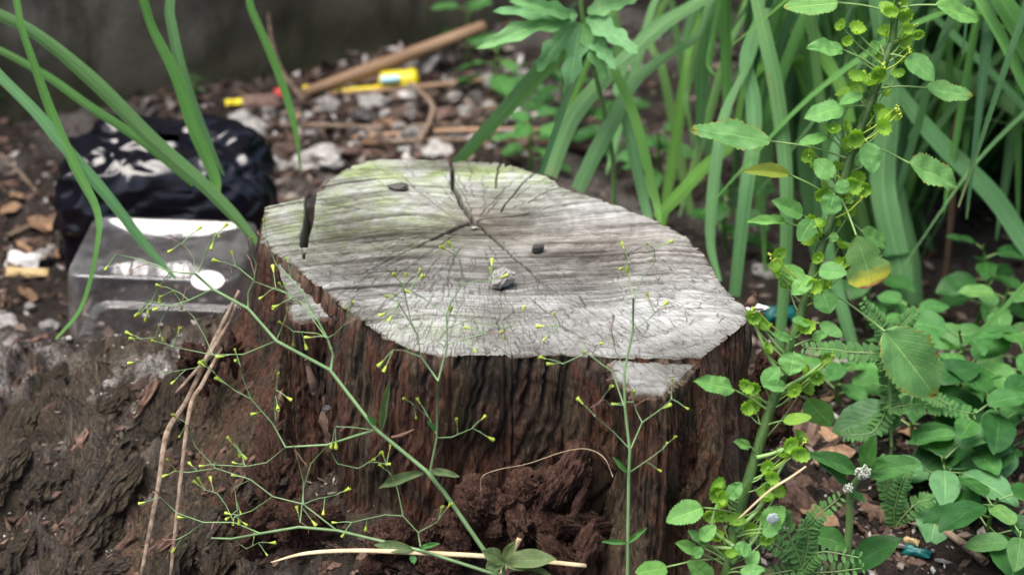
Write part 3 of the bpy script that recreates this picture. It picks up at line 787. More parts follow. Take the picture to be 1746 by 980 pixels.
from mathutils.bvhtree import BVHTree
SURF = []
def on_surface(px, py):
    p = on_ground(px, py)
    e = .02
    nrm = Vector(((gz(p.x - e, p.y) - gz(p.x + e, p.y)) / (2 * e), (gz(p.x, p.y - e) - gz(p.x, p.y + e)) / (2 * e), 1)).normalized()
    d = ray(px, py).normalized()
    h = SURF[0].ray_cast(CAM, d)
    if h[0] is not None and h[3] < (p - CAM).length:
        nrm = h[1] if h[1].dot(d) < 0 else -h[1]
        return h[0], nrm
    return p, nrm
def build_log(prefix, pix, ztop, zbot, c, nth, nr, ns, flare, parent, jit, seed, main=False, tilt=(0, 0), ripple=0.0, moss_k=1.0):
    T, Rr = poly_polar(pix, ztop, c, nth, jit, seed)
    Rr = Rr - 0.006 * np.clip(fbm2(np.cos(T) * 75 * Rr.mean() / .18 + 9, np.sin(T) * 75 * Rr.mean() / .18, 3, seed + 77) - 0.42, 0, 1)
    fr = np.linspace(0, 1, nr) ** 0.9
    fr[-1] = 1.0
    R2 = fr[:, None] * Rr[None, :]
    X = c[0] + R2 * np.cos(T)[None]; Y = c[1] + R2 * np.sin(T)[None]
    # saw marks run across, bowing down at the left
    v = Y + 0.55 * np.clip(-0.06 - X, 0, None) ** 1.3 + 0.012 * fbm2(X * 6, Y * 6, 2, 71)
    stm = np.clip(sstep(-0.115, -0.045, Y + 0.25 * np.clip(-X, 0, 1) + 0.02 * fbm2(X * 15, Y * 15, 2, 70)), 0.22, 1.0)
    st = fbm2(X * 9, v * 150, 4, 72, 0.65) * stm
    st2 = fbm2(X * 26 + 9, v * 420, 3, 75, 0.6)
    ring = fbm2(np.broadcast_to(T, R2.shape) * 1.5, R2 * 260, 2, 73)
    und = fbm2(X * 14, Y * 14, 3, 74)
    ck = rsample(crk, X, Y); dt = rsample(dirt, X, Y)
    edge = sstep(0.965, 1.0, R2 / Rr[None])
    Z = ztop + 0.0016 * und * (1 - sstep(0.88, 1.0, R2 / Rr[None])) + 0.0004 * st + 0.0003 * st2 + 0.0003 * ring - ck - edge * (0.0006 + 0.0018 * np.clip(fbm2(X * 70, Y * 70, 3, seed + 2), 0, 1))
    Z = Z + tilt[0] * (X - c[0]) + tilt[1] * (Y - c[1])
    tone = (0.64 if main else 0.62) + 0.10 * st + 0.13 * st2 * stm + 0.12 * und + 0.04 * ring
    moss = np.zeros_like(X); brown = np.zeros_like(X)
    if main:
        def spot(px, py, sx, sy):
            p = at_z(px, py, ZT)
            return np.exp(-((X - p.x) / sx) ** 2 - ((Y - p.y) / sy) ** 2)
        moss = np.clip(spot(600, 380, 0.10, 0.07) + 0.9 * spot(900, 300, 0.07, 0.05) + 0.8 * spot(720, 290, 0.10, 0.03) + 0.45 * spot(730, 560, 0.06, 0.035) + 0.5 * spot(620, 300, 0.05, 0.05), 0, 1)
        brown = np.clip(1.1 * spot(820, 372, 0.03, 0.03) + 0.55 * spot(960, 410, 0.11, 0.05) + 0.35 * spot(1130, 430, 0.08, 0.06), 0, 1)
        tone = tone - 0.16 * spot(690, 400, 0.09, 0.028) - 0.18 * spot(640, 465, 0.05, 0.02) - 0.12 * spot(800, 395, 0.06, 0.03) - 0.10 * spot(1000, 440, 0.12, 0.04) + 0.16 * spot(1150, 545, 0.07, 0.05) + 0.10 * spot(800, 545, 0.12, 0.04) + 0.12 * spot(720, 300, 0.10, 0.03)
        # dark thin weathering lines that follow the saw marks
        lines = np.clip(fbm2(X * 5 + 3, v * 95, 2, 81) - 0.42, 0, 1) * 2.2 * np.clip(0.5 + fbm2(X * 9, Y * 12, 2, 82), 0, 1)
        tone = tone - 0.28 * lines * stm
        lip = spot(1100, 480, 0.03, 0.03)
        Z = Z - 0.0
    fringe = sstep(0.005, 0.0, Rr[None] - R2) * np.clip(0.55 + fbm2(X * 90, Y * 90, 3, 85), 0, 1)
    tone = tone - 0.32 * fringe
    brown = np.clip(brown + 0.9 * fringe + edge * 0.5 * np.clip(0.5 + fbm2(X * 50, Y * 50, 2, 84), 0, 1), 0, 1)
    chk = np.clip(0.12 + 1.1 * sstep(-0.25, 0.75, -np.sin(T))[None] * sstep(0.25, 0.6, fr)[:, None], 0, 1) if main else np.full_like(X, 0.9)
    V = np.stack([X, Y, Z], -1)
    F = grid_faces(nr, nth, cv=True)
    me = quads_mesh(prefix + 'cut_face', V.reshape(-1, 3), F, True, {'tone': np.clip(tone, 0, 1), 'moss': moss * moss_k, 'brown': brown, 'crack': np.clip(dt, 0, 1), 'streak': stm, 'check': chk})
    cut = link(prefix + 'cut_face' if prefix else 'cut_face', me, M['cut'], parent)
    # sides
    t = np.linspace(0, 1, ns) ** 1.25
    Ztop = Z[-1]
    Zs = Ztop[None] * (1 - t[:, None]) + zbot * t[:, None]
    s = ztop - Zs
    arc = T[None] * 0.19 * np.ones_like(Zs)
    cs, sn = np.cos(T)[None], np.sin(T)[None]
    cx, sy_ = cs * 0.19, sn * 0.19
    lean = 0.35 * np.clip(np.sin(T * 1 + 2.4), -1, 1)[None]
    wv = 0.005 * fbm3(cx * 12, sy_ * 12, Zs * 14, 2, seed + 11) + 0.0016 * fbm3(cx * 40, sy_ * 40, Zs * 90, 2, seed + 12) + lean * s ** 1.3 * 1.2
    ang = T[None] + wv / 0.19
    ca, sa = np.cos(ang) * 0.19, np.sin(ang) * 0.19
    fade = sstep(0, 0.006, s)
    d1 = fbm3(ca * 60, sa * 60, Zs * 5, 3, seed + 13)
    d2 = fbm3(ca * 150, sa * 150, Zs * 11, 3, seed + 14)
    d3 = fbm3(ca * 380, sa * 380, Zs * 24, 2, seed + 15)
    lump = fbm3(cx * 12, sy_ * 12, Zs * 9, 3, seed + 16)
    rp = noise3(cx * 18, sy_ * 18, Zs * 190 + 6 * fbm3(cx * 30, sy_ * 30, Zs * 10, 2, seed), seed + 17)
    rpm = np.clip(0.25 + noise3(cx * 14, sy_ * 14, Zs * 9, seed + 18), 0, 1)
    disp = 0.010 * lump * sstep(0, 0.09, s) + fade * sstep(-0.02, 0.06, s) * (0.0036 * d1 * np.clip(0.5 + lump, 0, 1.3) + 0.0030 * d2 * np.clip(0.7 + 0.8 * fbm3(cx * 22, sy_ * 22, Zs * 14, 2, seed + 30), 0.1, 1.5) + 0.0022 * d3 + (0.0018 * rpm + ripple) * rp)
    ckm = np.zeros_like(Zs)
    for k in range(110 if main else 14):
        t0 = rs.uniform(-math.pi, math.pi); ln = rs.uniform(0.015, 0.11); wd = rs.uniform(0.0009, 0.0018)
        dth = (ang - t0 + math.pi) % (2 * math.pi) - math.pi
        g = np.exp(-(dth * 0.19 / wd) ** 2) * sstep(ln, ln * 0.5, s)
        ckm = np.maximum(ckm, g)
    disp = disp - 0.004 * ckm * fade
    Rs = Rr[None] + flare(T[None], s) + disp
    Xs = c[0] + Rs * cs; Ys = c[1] + Rs * sn
    Xs[0], Ys[0] = X[-1], Y[-1]
    rim = sstep(0.014, 0.001, s) * 1.0
    rim = np.clip(rim * (0.3 + fbm3(cx * 60, sy_ * 60, Zs * 0, 2, seed + 20)), 0, 1)
    me = quads_mesh(prefix + 'trunk_side', np.stack([Xs, Ys, Zs], -1).reshape(-1, 3), grid_faces(ns, nth, cv=True), True, {'crack': np.clip(ckm, 0, 1) * 0.9, 'rim': rim, 'tan': (gauss_ang(T[None], 299, 8) * sstep(0.02, 0.08, s) + 0.7 * gauss_ang(T[None], 205, 14) * sstep(0.06, 0.15, s)) if main else 0.8 * gauss_ang(T[None], 215, 40) * sstep(0.01, 0.05, s) * (seed == 40)})
    if main:
        sv = np.stack([Xs, Ys, Zs], -1)[::3, ::4]
        SURF.append(BVHTree.FromPolygons([tuple(q) for q in sv.reshape(-1, 3)], [tuple(int(i) for i in q) for q in grid_faces(sv.shape[0], sv.shape[1], cv=True)]))
    sd = link(prefix + 'trunk_side' if prefix else 'trunk_side', me, M['side'], parent)
    return cut, sd
def gauss_ang(T, deg, w):
    d = (T - math.radians(deg) + math.pi) % (2 * math.pi) - math.pi
    return np.exp(-(d / math.radians(w)) ** 2)
def flare_main(T, s):
    q = np.clip(s, 0, None)
    f = 0.003 * sstep(0, 0.02, q) + 0.014 * (q / 0.2) ** 1.5
    f = f + 0.105 * (q / 0.2) ** 2.1 * gauss_ang(T, 190, 26)
    f = f + 0.060 * (q / 0.2) ** 1.6 * gauss_ang(T, 216, 9)
    f = f + 0.030 * (q / 0.2) ** 1.6 * gauss_ang(T, 243, 7)
    f = f - 0.014 * sstep(0.01, 0.12, q) * gauss_ang(T, 226, 7)
    f = f - 0.016 * sstep(0.04, 0.17, q) * gauss_ang(T, 272, 18)
    f = f + 0.050 * (q / 0.18) ** 1.3 * gauss_ang(T, 302, 9)
    f = f - 0.012 * sstep(0.02, 0.12, q) * gauss_ang(T, 322, 10)
    f = f + 0.045 * (q / 0.2) ** 1.6 * gauss_ang(T, 350, 16)
    f = f + 0.05 * (q / 0.2) ** 1.6 * gauss_ang(T, 60, 25)
    return f
stump = thing('tree_stump', (pith.x, pith.y, 0.1), 'old sawn tree stump with grey cracked top and rotting brown sides', 'tree stump')
build_log('', outline, ZT, 0.0, PC, 1400, 300, 150, flare_main, stump, 0.0003, 1, main=True)
step_px = [(1043, 610), (1100, 610), (1150, 610), (1197, 609), (1180, 628), (1160, 645), (1132, 667), (1100, 670), (1076, 669), (1070, 655), (1046, 648), (1041, 630)]
cc = np.array(at_z(1110, 636, 0.2750)[:2])
build_log('step_', step_px, 0.2750, 0.02, cc, 260, 44, 110, lambda T, s: 0.004 + 0.030 * (np.clip(s, 0, None) / 0.18) ** 1.3 * gauss_ang(T, 265, 50) - 0.008 * sstep(0, 0.03, s) * gauss_ang(T, 180, 30), stump, 0.0012, 40, tilt=(0, 0.05), ripple=0.0008)
slab_px = [(470, 446), (490, 457), (520, 480), (548, 503), (566, 522), (566, 534), (540, 537), (512, 540), (494, 532), (488, 505), (476, 470)]
cc2 = np.array(at_z(522, 505, 0.266)[:2])
build_log('slab_', slab_px, 0.266, 0.06, cc2, 240, 36, 110, lambda T, s: 0.002 + 0.012 * (np.clip(s, 0, None) / 0.18) ** 1.2 * gauss_ang(T, 250, 60), stump, 0.0010, 60, tilt=(-0.05, 0.10), ripple=0.0016)
for o in stump.children:
    o.name = o.name.replace('step_', '').replace('slab_', '')
# crumbling root wood round the foot
def fibre_root(seed, mt=None):
    nt, nz = 64, 44
    th = np.arange(nt) * 2 * math.pi / nt; z = np.linspace(-1, 1, nz)
    Tz, Zz = np.meshgrid(z, th, indexing='ij')[0], np.meshgrid(z, th, indexing='ij')[1]
    cx, cy = np.cos(Zz), np.sin(Zz)
    tw = Zz + 0.5 * Tz + 0.25 * fbm2(Tz * 2 + seed, Zz * 0 + seed, 2, seed)
    tx, ty = np.cos(tw), np.sin(tw)
    r = (1 - np.abs(Tz) ** 3.0 * 0.8) * (1 + 0.42 * fbm3(tx * 1.3 + seed, ty * 1.3, Tz * 2.2, 3, seed) + 0.15 * fbm3(tx * 4.5, ty * 4.5, Tz * 2.0, 3, seed + 3) + 0.16 * fbm3(tx * 9, ty * 9, Tz * 5, 3, seed + 5))
    V = np.stack([cx * r, cy * r, Tz + 0.05 * fbm3(tx * 4, ty * 4, Tz, 2, seed + 9)], -1)
    me = quads_mesh('root_remnant', V.reshape(-1, 3), grid_faces(nz, nt, cv=True), False)
    me.materials.append(mt or M['bank']); return me
rotm = [blob_mesh('root_remnant', 200 + k, 5, 0.45, 1.5, (1, 1, 1), smooth=True) for k in range(3)]
for me in rotm:
    co = np.empty(len(me.vertices) * 3, np.float32); me.vertices.foreach_get('co', co); co = co.reshape(-1, 3)
    nrm = co / np.linalg.norm(co, axis=1)[:, None]
    d = 0.26 * (1 - np.abs(fbm3(co[:, 0] * 7, co[:, 1] * 7, co[:, 2] * 3, 3, 5))) + 0.12 * fbm3(co[:, 0] * 20, co[:, 1] * 20, co[:, 2] * 9, 3, 6)
    me.vertices.foreach_set('co', (co + nrm * d[:, None]).astype(np.float32).ravel()); me.update()
    me.materials.append(M['rot'])
frot = [fibre_root(720 + k, M['rot']) for k in range(3)]
for k, (px, py, y, sx, sy2, sz, rz, tl) in enumerate([
        (985, 800, -0.175, 0.030, 0.022, 0.060, 0.3, 0.75), (930, 850, -0.180, 0.036, 0.025, 0.034, 0.2, 0.5), (870, 885, -0.185, 0.040, 0.025, 0.028, 0.1, 0.2),
        (760, 915, -0.175, 0.030, 0.022, 0.024, 0.0, 0.0), (985, 930, -0.215, 0.020, 0.022, 0.050, 0.2, 0.3), (660, 925, -0.170, 0.026, 0.02, 0.02, 0.5, 0),
        (520, 900, -0.15, 0.025, 0.02, 0.025, 0.5, 0.2), (1180, 890, -0.16, 0.040, 0.025, 0.03, 0, 0), (330, 620, 0.03, 0.018, 0.014, 0.026, 0.3, 0.3), (395, 575, 0.02, 0.010, 0.010, 0.040, 0.1, 0.25), (360, 600, 0.03, 0.010, 0.01, 0.034, 0.3, 0.35),
        (460, 860, -0.13, 0.022, 0.018, 0.05, 0.2, 0.25), (1310, 700, -0.02, 0.03, 0.03, 0.05, 0, 0)]):
    base = Matrix.Translation(at_y(px, py, y)) @ Matrix.Rotation(rz, 4, 'Z') @ Matrix.Rotation(tl, 4, 'Y') @ Matrix.Diagonal((sx, sy2, sz, 1))
    for q in range(12):
        v = base @ Vector((RND.uniform(-.8, .8), RND.uniform(-.6, .6), RND.uniform(-.8, .8)))
        g = RND.uniform(.16, .42)
        if v.z > 0.205: continue
        o = link('root_remnant', rotm[(k + q) % 3] if q % 3 else frot[(k + q) % 3], None, stump)
        o.matrix_basis = Matrix.Translation(v) @ Matrix.Rotation(RND.uniform(0, 6.28), 4, 'Z') @ Matrix.Rotation(tl + RND.uniform(-.7, .7), 4, 'Y') @ Matrix.Rotation(RND.uniform(-.8, .8), 4, 'X') @ Matrix.Diagonal((sx * g, sx * g * .7, max(sz, sx) * g * 1.2, 1))
froots = [fibre_root(700 + k) for k in range(5)]
for k in range(64):
    px, py = RND.uniform(-20, 480), RND.uniform(650, 985)
    if px > 380 and py < 800: continue
    p, nv_ = on_surface(px, py)
    o = link('root_remnant', froots[k % 5], None, stump)
    q = RND.uniform(.55, 1.35)
    o.matrix_basis = Matrix.Translation(p - nv_ * (.008 * q)) @ Matrix.Rotation(RND.gauss(-.35, .45), 4, 'Z') @ Matrix.Rotation(-RND.gauss(.95, .3), 4, 'X') @ Matrix.Diagonal((.018 * q, .013 * q, .05 * q * RND.uniform(.5, 1.2), 1))
# small bark splinters hanging on the sides
def splinter(px, py, y, ln, w, lean):
    p = at_y(px, py, y)
    q = p + Vector((math.sin(lean) * ln, -0.004, math.cos(lean) * ln))
    V, F = tube_geo([p, p.lerp(q, 0.4) + Vector((0.001, -0.002, 0)), q], [w * 0.6, w, w * 0.35], 5, 7)
    return V, F
for a in [(563, 560, -0.135, 0.014, 0.003, 0.1), (535, 670, -0.148, 0.032, 0.0035, -0.15), (572, 550, -0.12, 0.010, 0.002, -0.2), (668, 745, -0.176, 0.02, 0.002, 1.1), (1275, 520, -0.03, 0.012, 0.005, 0.4)]:
    V, F = splinter(*a)
    link('splinter', mesh('splinter', V, F), M['flake'], stump)

# ------------------------------------------------------------------ small things lying on the cut face
def lie(name, me, mat, px, py, size, label, cat, z=ZT, sq=(1, 1, 0.6), rz=0.0, sink=0.25, group=None):
    p = at_z(px, py, z)
    o = link(name, mat_copy(me, mat))
    o.location = (p.x, p.y, z + size * sq[2] * (1 - sink))
    o.scale = [size * q for q in sq]
    o.rotation_euler = (0, 0, rz)
    return tag(o, label, cat, group)
stoneA = [blob_mesh('stone', 20 + k, 3, 0.30, 1.5, (1, 0.85, 0.7), angular=0.85) for k in range(7)]
rough_lump = blob_mesh('lump', 77, 4, 0.22, 2.4, (1, 0.9, 0.8), smooth=False)
lie('wood_chip', stoneA[2], M['stone_dark'], 681, 324, 0.0095, 'dark brown chip lying near the back left of the stump top', 'wood chip', sq=(1.0, 0.7, 0.55), rz=-0.2)
lie('dark_pebble', stoneA[4], M['stone_dark'], 918, 429, 0.0062, 'small black angular pebble on the stump top right of its centre', 'pebble', sq=(1, 0.8, 0.8), rz=0.4)
M['mortar'] = m_simple('mortar', [(0.3, (0.13, 0.12, 0.112)), (0.5, (0.25, 0.238, 0.226)), (0.7, (0.38, 0.37, 0.355))], 5, 0.9, 0.2, 0.8, 0.0015, var=0.0)
lie('mortar_lump', rough_lump, M['mortar'], 855, 487, 0.0115, 'pale crumbly mortar lump on the middle of the stump top', 'stone', sq=(1, 0.85, 0.8), rz=0.6)
lie('white_crumb', stoneA[1], M['stone_pale'], 809, 391, 0.0032, 'tiny white crumb beside the crack centre of the stump', 'pebble')
lie('white_crumb', stoneA[3], M['stone_pale'], 686, 408, 0.0019, 'tiny pale grain on the stump left of the open crack', 'pebble')
lie('white_crumb', stoneA[5], M['stone_pale'], 728, 411, 0.0016, 'tiny pale grain at the tip of the open crack', 'pebble')
p = at_z(1290, 524, 0.268)
o = link('white_chip', mat_copy(stoneA[0], M['paper'])); o.location = p; o.scale = (0.011, 0.006, 0.004); o.rotation_euler = (0.1, -0.1, -0.2)
tag(o, 'small white chip caught at the right corner of the stump', 'chip')
for px, py, y, sz, lb in [(557, 696, -0.145, 0.0040, 'dark round pebble lodged in the gap beside the bark slab'), ]:
    o = link('dark_pebble', mat_copy(stoneA[6], M['stone_dark'])); o.location = at_y(px, py, y); o.scale = (sz,) * 3
    tag(o, lb, 'pebble')

# ------------------------------------------------------------------ copperleaf weed at the right
LV = {'ov': [leaf_mesh('leaf_ovate', 300 + k, 'ovate', 0.22, 0.08 + 0.10 * (k % 4), [0.05, 0.25, 0.15, 0.4][k % 4], 40, 4, 0.012 + 0.014 * (k % 3), 14) for k in range(9)],
      'lo': [leaf_mesh('leaf_lobed', 320, 'truncate', 0.08, 0.25, 0.1)],
      'la': [leaf_mesh('leaf_lance', 330 + k, 'lance', 0.0, 0.3, 0.3) for k in range(3)],
      'rd': [leaf_mesh('leaf_round', 340 + k, 'ovate', 0.05, 0.2, 0.3) for k in range(3)],
      'tiny': [leaf_mesh('leaflet', 350, 'round', 0.0, 0.1, 0.1, 8, 2, 0.0)],
      'big': [leaf_mesh('leaf_cut', 360 + k, 'lobed', 0.10, 0.2, 0.35) for k in range(3)]}
stem_px = [(1540, -120), (1534, -40), (1528, 0), (1522, 69), (1515, 87), (1486, 173), (1458, 243), (1441, 298), (1424, 359), (1399, 425), (1371, 519), (1351, 578), (1334, 642), (1309, 709), (1288, 780), (1269, 841), (1248, 929), (1238, 985), (1234, 1010)]
def cl_y(py): return -0.245 + 0.16 * (1 - py / 985.0)
cl_pts = [at_y(a, b, cl_y(b)) for a, b in stem_px]
cl_pts[-1].z = min(cl_pts[-1].z, gz(cl_pts[-1].x, cl_pts[-1].y) - 0.01)
cl = thing('copperleaf_weed', (cl_pts[-1].x, cl_pts[-1].y, gz(cl_pts[-1].x, cl_pts[-1].y)), 'tall leaning green weed with cupped bracts right of the stump', 'weed')
tube('stem', cl_pts, [0.0026, 0.0032, 0.0038, 0.0042, 0.0045], M['stem'], cl, 8, 90)
stem_c = catmull(cl_pts, 300)
def near_stem(p):
    k = np.argmin(np.linalg.norm(stem_c - np.array(p) + np.array([0, 0, 0.012]), axis=1)); return Vector(stem_c[k])
CL = [  # base, tip, width px, kind, material, depth offset base, tip offset, attach px
    ((1429, 5), (1336, 12), 40, 'ov', 'leaf_edge', -.01, -.02, (1514, 24)), ((1597, 9), (1676, 29), 45, 'ov', 'leaf', .0, .01, (1528, 15)),
    ((1437, 85), (1378, 78), 34, 'ov', 'leaf', -.01, -.02, (1483, 113)), ((1545, 99), (1596, 132), 44, 'ov', 'leaf', -.01, -.02, (1518, 94)),
    ((1580, 150), (1661, 163), 36, 'ov', 'leaf_edge', .0, .01, (1500, 155)), ((1439, 184), (1372, 198), 40, 'ov', 'leaf', -.012, -.02, (1479, 182)),
    ((1469, 161), (1432, 177), 22, 'ov', 'leaf', -.01, -.02, None), ((1460, 158), (1419, 155), 22, 'ov', 'bract', .01, .02, None),
    ((1313, 241), (1177, 219), 54, 'ov', 'leaf_edge', -.01, -.02, (1437, 269)), ((1410, 231), (1362, 245), 22, 'ov', 'leaf', -.01, -.02, None),
    ((1479, 243), (1490, 295), 36, 'ov', 'leaf', -.015, -.025, (1468, 232)), ((1550, 278), (1639, 314), 56, 'ov', 'leaf_edge', .0, .01, (1495, 255)),
    ((1344, 297), (1275, 286), 26, 'ov', 'leaf_yellow', -.01, -.02, (1395, 335)), ((1420, 302), (1389, 272), 36, 'ov', 'leaf', -.015, -.01, None),
    ((1430, 308), (1443, 330), 26, 'ov', 'leaf', -.015, -.02, None), ((1368, 366), (1319, 342), 32, 'ov', 'leaf', -.01, -.02, (1395, 400)),
    ((1340, 380), (1280, 371), 20, 'ov', 'leaf', -.01, -.02, (1390, 400)), ((1422, 331), (1411, 368), 38, 'ov', 'leaf', -.016, -.022, None),
    ((1385, 375), (1362, 411), 34, 'ov', 'leaf', -.014, -.022, None), ((1460, 401), (1489, 488), 74, 'lo', 'leaf_tip', -.02, -.03, (1436, 336)),
    ((1469, 394), (1517, 420), 34, 'ov', 'leaf', .01, .015, (1430, 360)), ((1396, 463), (1443, 462), 34, 'ov', 'leaf', -.012, -.018, None),
    ((1372, 470), (1329, 458), 30, 'ov', 'leaf', -.004, -.005, None), ((1383, 472), (1350, 501), 30, 'ov', 'leaf', -.014, -.02, None),
    ((1401, 494), (1416, 534), 44, 'ov', 'leaf', -.014, -.02, None), ((1508, 564), (1606, 678), 96, 'ov', 'leaf_edge', .0, -.01, (1390, 480)),
    ((1380, 551), (1350, 545), 20, 'ov', 'leaf', -.012, -.02, None), ((1398, 551), (1437, 573), 24, 'ov', 'leaf', -.01, -.015, (1362, 545)),
    ((1349, 578), (1320, 568), 20, 'ov', 'leaf', -.012, -.02, None), ((1354, 600), (1346, 640), 44, 'ov', 'leaf', -.016, -.022, None),
    ((1385, 578), (1412, 565), 20, 'ov', 'leaf', -.01, -.012, None), ((1424, 397), (1419, 413), 16, 'ov', 'leaf', -.01, -.012, None),
    ((1251, 664), (1188, 647), 34, 'ov', 'leaf', -.01, -.02, (1315, 700)), ((1303, 659), (1328, 624), 32, 'ov', 'leaf', -.012, -.01, None),
    ((1340, 660), (1305, 655), 22, 'ov', 'leaf', -.014, -.02, None), ((1375, 680), (1419, 726), 44, 'ov', 'leaf', .012, .02, (1328, 660)),
    ((1335, 717), (1384, 710), 22, 'ov', 'bract', -.01, -.015, (1312, 730)), ((1279, 761), (1256, 752), 18, 'ov', 'leaf', -.01, -.02, (1290, 775)),
    ((1242, 849), (1264, 822), 26, 'ov', 'leaf', -.012, -.01, None), ((1197, 865), (1139, 884), 42, 'ov', 'leaf', -.012, -.022, (1250, 872)),
    ((1302, 901), (1336, 864), 40, 'ov', 'leaf', -.016, -.02, None), ((1200, 925), (1176, 904), 20, 'ov', 'leaf', -.01, -.015, None),
    ((1188, 940), (1154, 925), 24, 'ov', 'leaf', -.01, -.02, None), ((1194, 920), (1219, 895), 26, 'ov', 'leaf', -.014, -.012, None),
    ((1196, 932), (1180, 952), 20, 'ov', 'leaf', -.014, -.018, None), ((1137, 966), (1085, 976), 34, 'ov', 'leaf', -.012, -.03, (1235, 950)),
    ((1214, 990), (1178, 960), 36, 'ov', 'leaf', -.02, -.03, None), ((1281, 940), (1253, 930), 28, 'ov', 'leaf', -.018, -.02, None),
    ((1276, 964), (1292, 938), 24, 'ov', 'leaf', -.014, -.01, None), ((1300, 908), (1330, 900), 22, 'ov', 'leaf', -.02, -.02, None),
    ((1262, 975), (1305, 968), 22, 'ov', 'leaf', -.02, -.02, None), ((1528, 30), (1500, 2), 26, 'ov', 'bract', -.01, 0, None), ((1500, 75), (1478, 92), 26, 'ov', 'leaf', .005, .01, None),
    ((1470, 285), (1462, 262), 20, 'ov', 'leaf', .01, .015, None), ((1405, 345), (1396, 325), 18, 'ov', 'leaf', .01, .01, None), ((1400, 500), (1425, 512), 20, 'ov', 'leaf', .01, .01, None),
]
for k, (b, t, w, kind, mt, db, dt_, at) in enumerate(CL):
    yb = cl_y(b[1]) + db; yt = cl_y(b[1]) + db + (dt_ - db) * 1.3
    B, Tp = at_y(*b, yb), at_y(*t, yt)
    nrm = Vector((RND.uniform(-.25, .25), -0.65 + RND.uniform(-.2, .2), 0.78))
    if t[1] - b[1] > abs(t[0] - b[0]): nrm = Vector((RND.uniform(-.3, .3), -0.9, 0.45))
    o, mw = put_leaf(cl, LV[kind][k % len(LV[kind])], M[mt], B, Tp, w * MPP, nrm)
    s0 = at_y(*at, cl_y(at[1])) if at else near_stem(B)
    s0 = Vector(stem_c[np.argmin(np.linalg.norm(stem_c - np.array(s0), axis=1))])
    if (s0 - B).length > 0.006:
        midp = s0.lerp(B, 0.5) + Vector((0, 0, (s0 - B).length * 0.04))
        tube('petiole', [s0, midp, B], [0.0010, 0.0007, 0.0008], M['petiole'], o, 5, 8, mw)
# froth on one leaf
fp = at_y(1318, 884, cl_y(884) - 0.026)
o = link('froth', mat_copy(blob_mesh('froth', 9, 3, 0.35, 2.2, (1, 0.5, 0.8), smooth=True), M['spittle']), None, cl)
o.matrix_basis = Matrix.Translation(fp) @ Matrix.Rotation(.5, 4, 'Y') @ Matrix.Diagonal((0.0040, 0.0016, 0.0056, 1))
# cupped bracts
def cup_mesh(name, seed):
    rs_ = np.random.RandomState(seed)
    nth, nr = 22, 6
    th = np.arange(nth) * 2 * math.pi / nth
    V, UV = np.zeros((nr, nth, 3)), np.zeros((nr, nth, 2))
    for i in range(nr):
        f = i / (nr - 1)
        r = 0.12 + 0.88 * f ** 0.8
        rr = r * (1 + (0.10 * ((np.arange(nth) % 2) * 2 - 1) if i == nr - 1 else 0) + 0.08 * np.sin(2 * th + seed))
        z = 0.75 * f ** 2.0 + 0.10 * np.sin(3 * th + seed) * f + 0.35 * f * np.clip(np.cos(th), 0, 1)
        V[i] = np.stack([rr * np.cos(th), rr * np.sin(th) * 0.9, z], -1)
        UV[i] = np.stack([th / (2 * math.pi), np.full(nth, 0.1 + 0.3 * f)], -1)
    return quads_mesh(name, V.reshape(-1, 3), grid_faces(nr, nth, cv=True), True, uv=UV.reshape(-1, 2))
cups = [cup_mesh('bract', k) for k in range(4)]
for c in cups: c.materials.append(M['bract'])
fruit = blob_mesh('fruit', 5, 2, 0.15, 3, smooth=True); fruit.materials.append(M['bract'])
CUP = [(1435, 46), (1461, 55), (1443, 73), (1496, 124), (1507, 106), (1547, 50), (1565, 58), (1538, 70), (1541, 89), (1532, 107), (1464, 135), (1461, 150), (1486, 144), (1507, 159), (1535, 129), (1421, 225), (1440, 220), (1458, 233), (1513, 202), (1532, 202),
       (1507, 220), (1530, 9), (1440, 245), (1446, 260), (1382, 266), (1382, 285), (1461, 305), (1470, 320), (1452, 314), (1403, 320), (1440, 342), (1449, 363), (1391, 403), (1382, 379), (1403, 385), (1385, 415), (1431, 421), (1446, 440), (1440, 452), (1327, 434), (1322, 461),
       (1345, 489), (1333, 473), (1388, 487), (1403, 486), (1284, 538), (1293, 546), (1285, 553), (1303, 596), (1306, 562), (1272, 657), (1285, 660), (1271, 697), (1288, 692), (1355, 666), (1369, 663), (1370, 637), (1392, 639), (1410, 611), (1346, 758), (1361, 751), (1361, 770),
       (1334, 778), (1312, 798), (1317, 813), (1228, 827), (1223, 839), (1328, 838), (1309, 835), (1229, 829), (1226, 847), (1237, 858), (1229, 880), (1211, 877), (1259, 890), (1222, 916), (1237, 947), (1248, 947), (1305, 853), (1292, 875), (1281, 903), (1307, 917), (1519, 20), (1545, 30), (1512, 60), (1478, 205), (1495, 190), (1430, 290), (1400, 330), (1418, 380), (1395, 440), (1370, 560)]
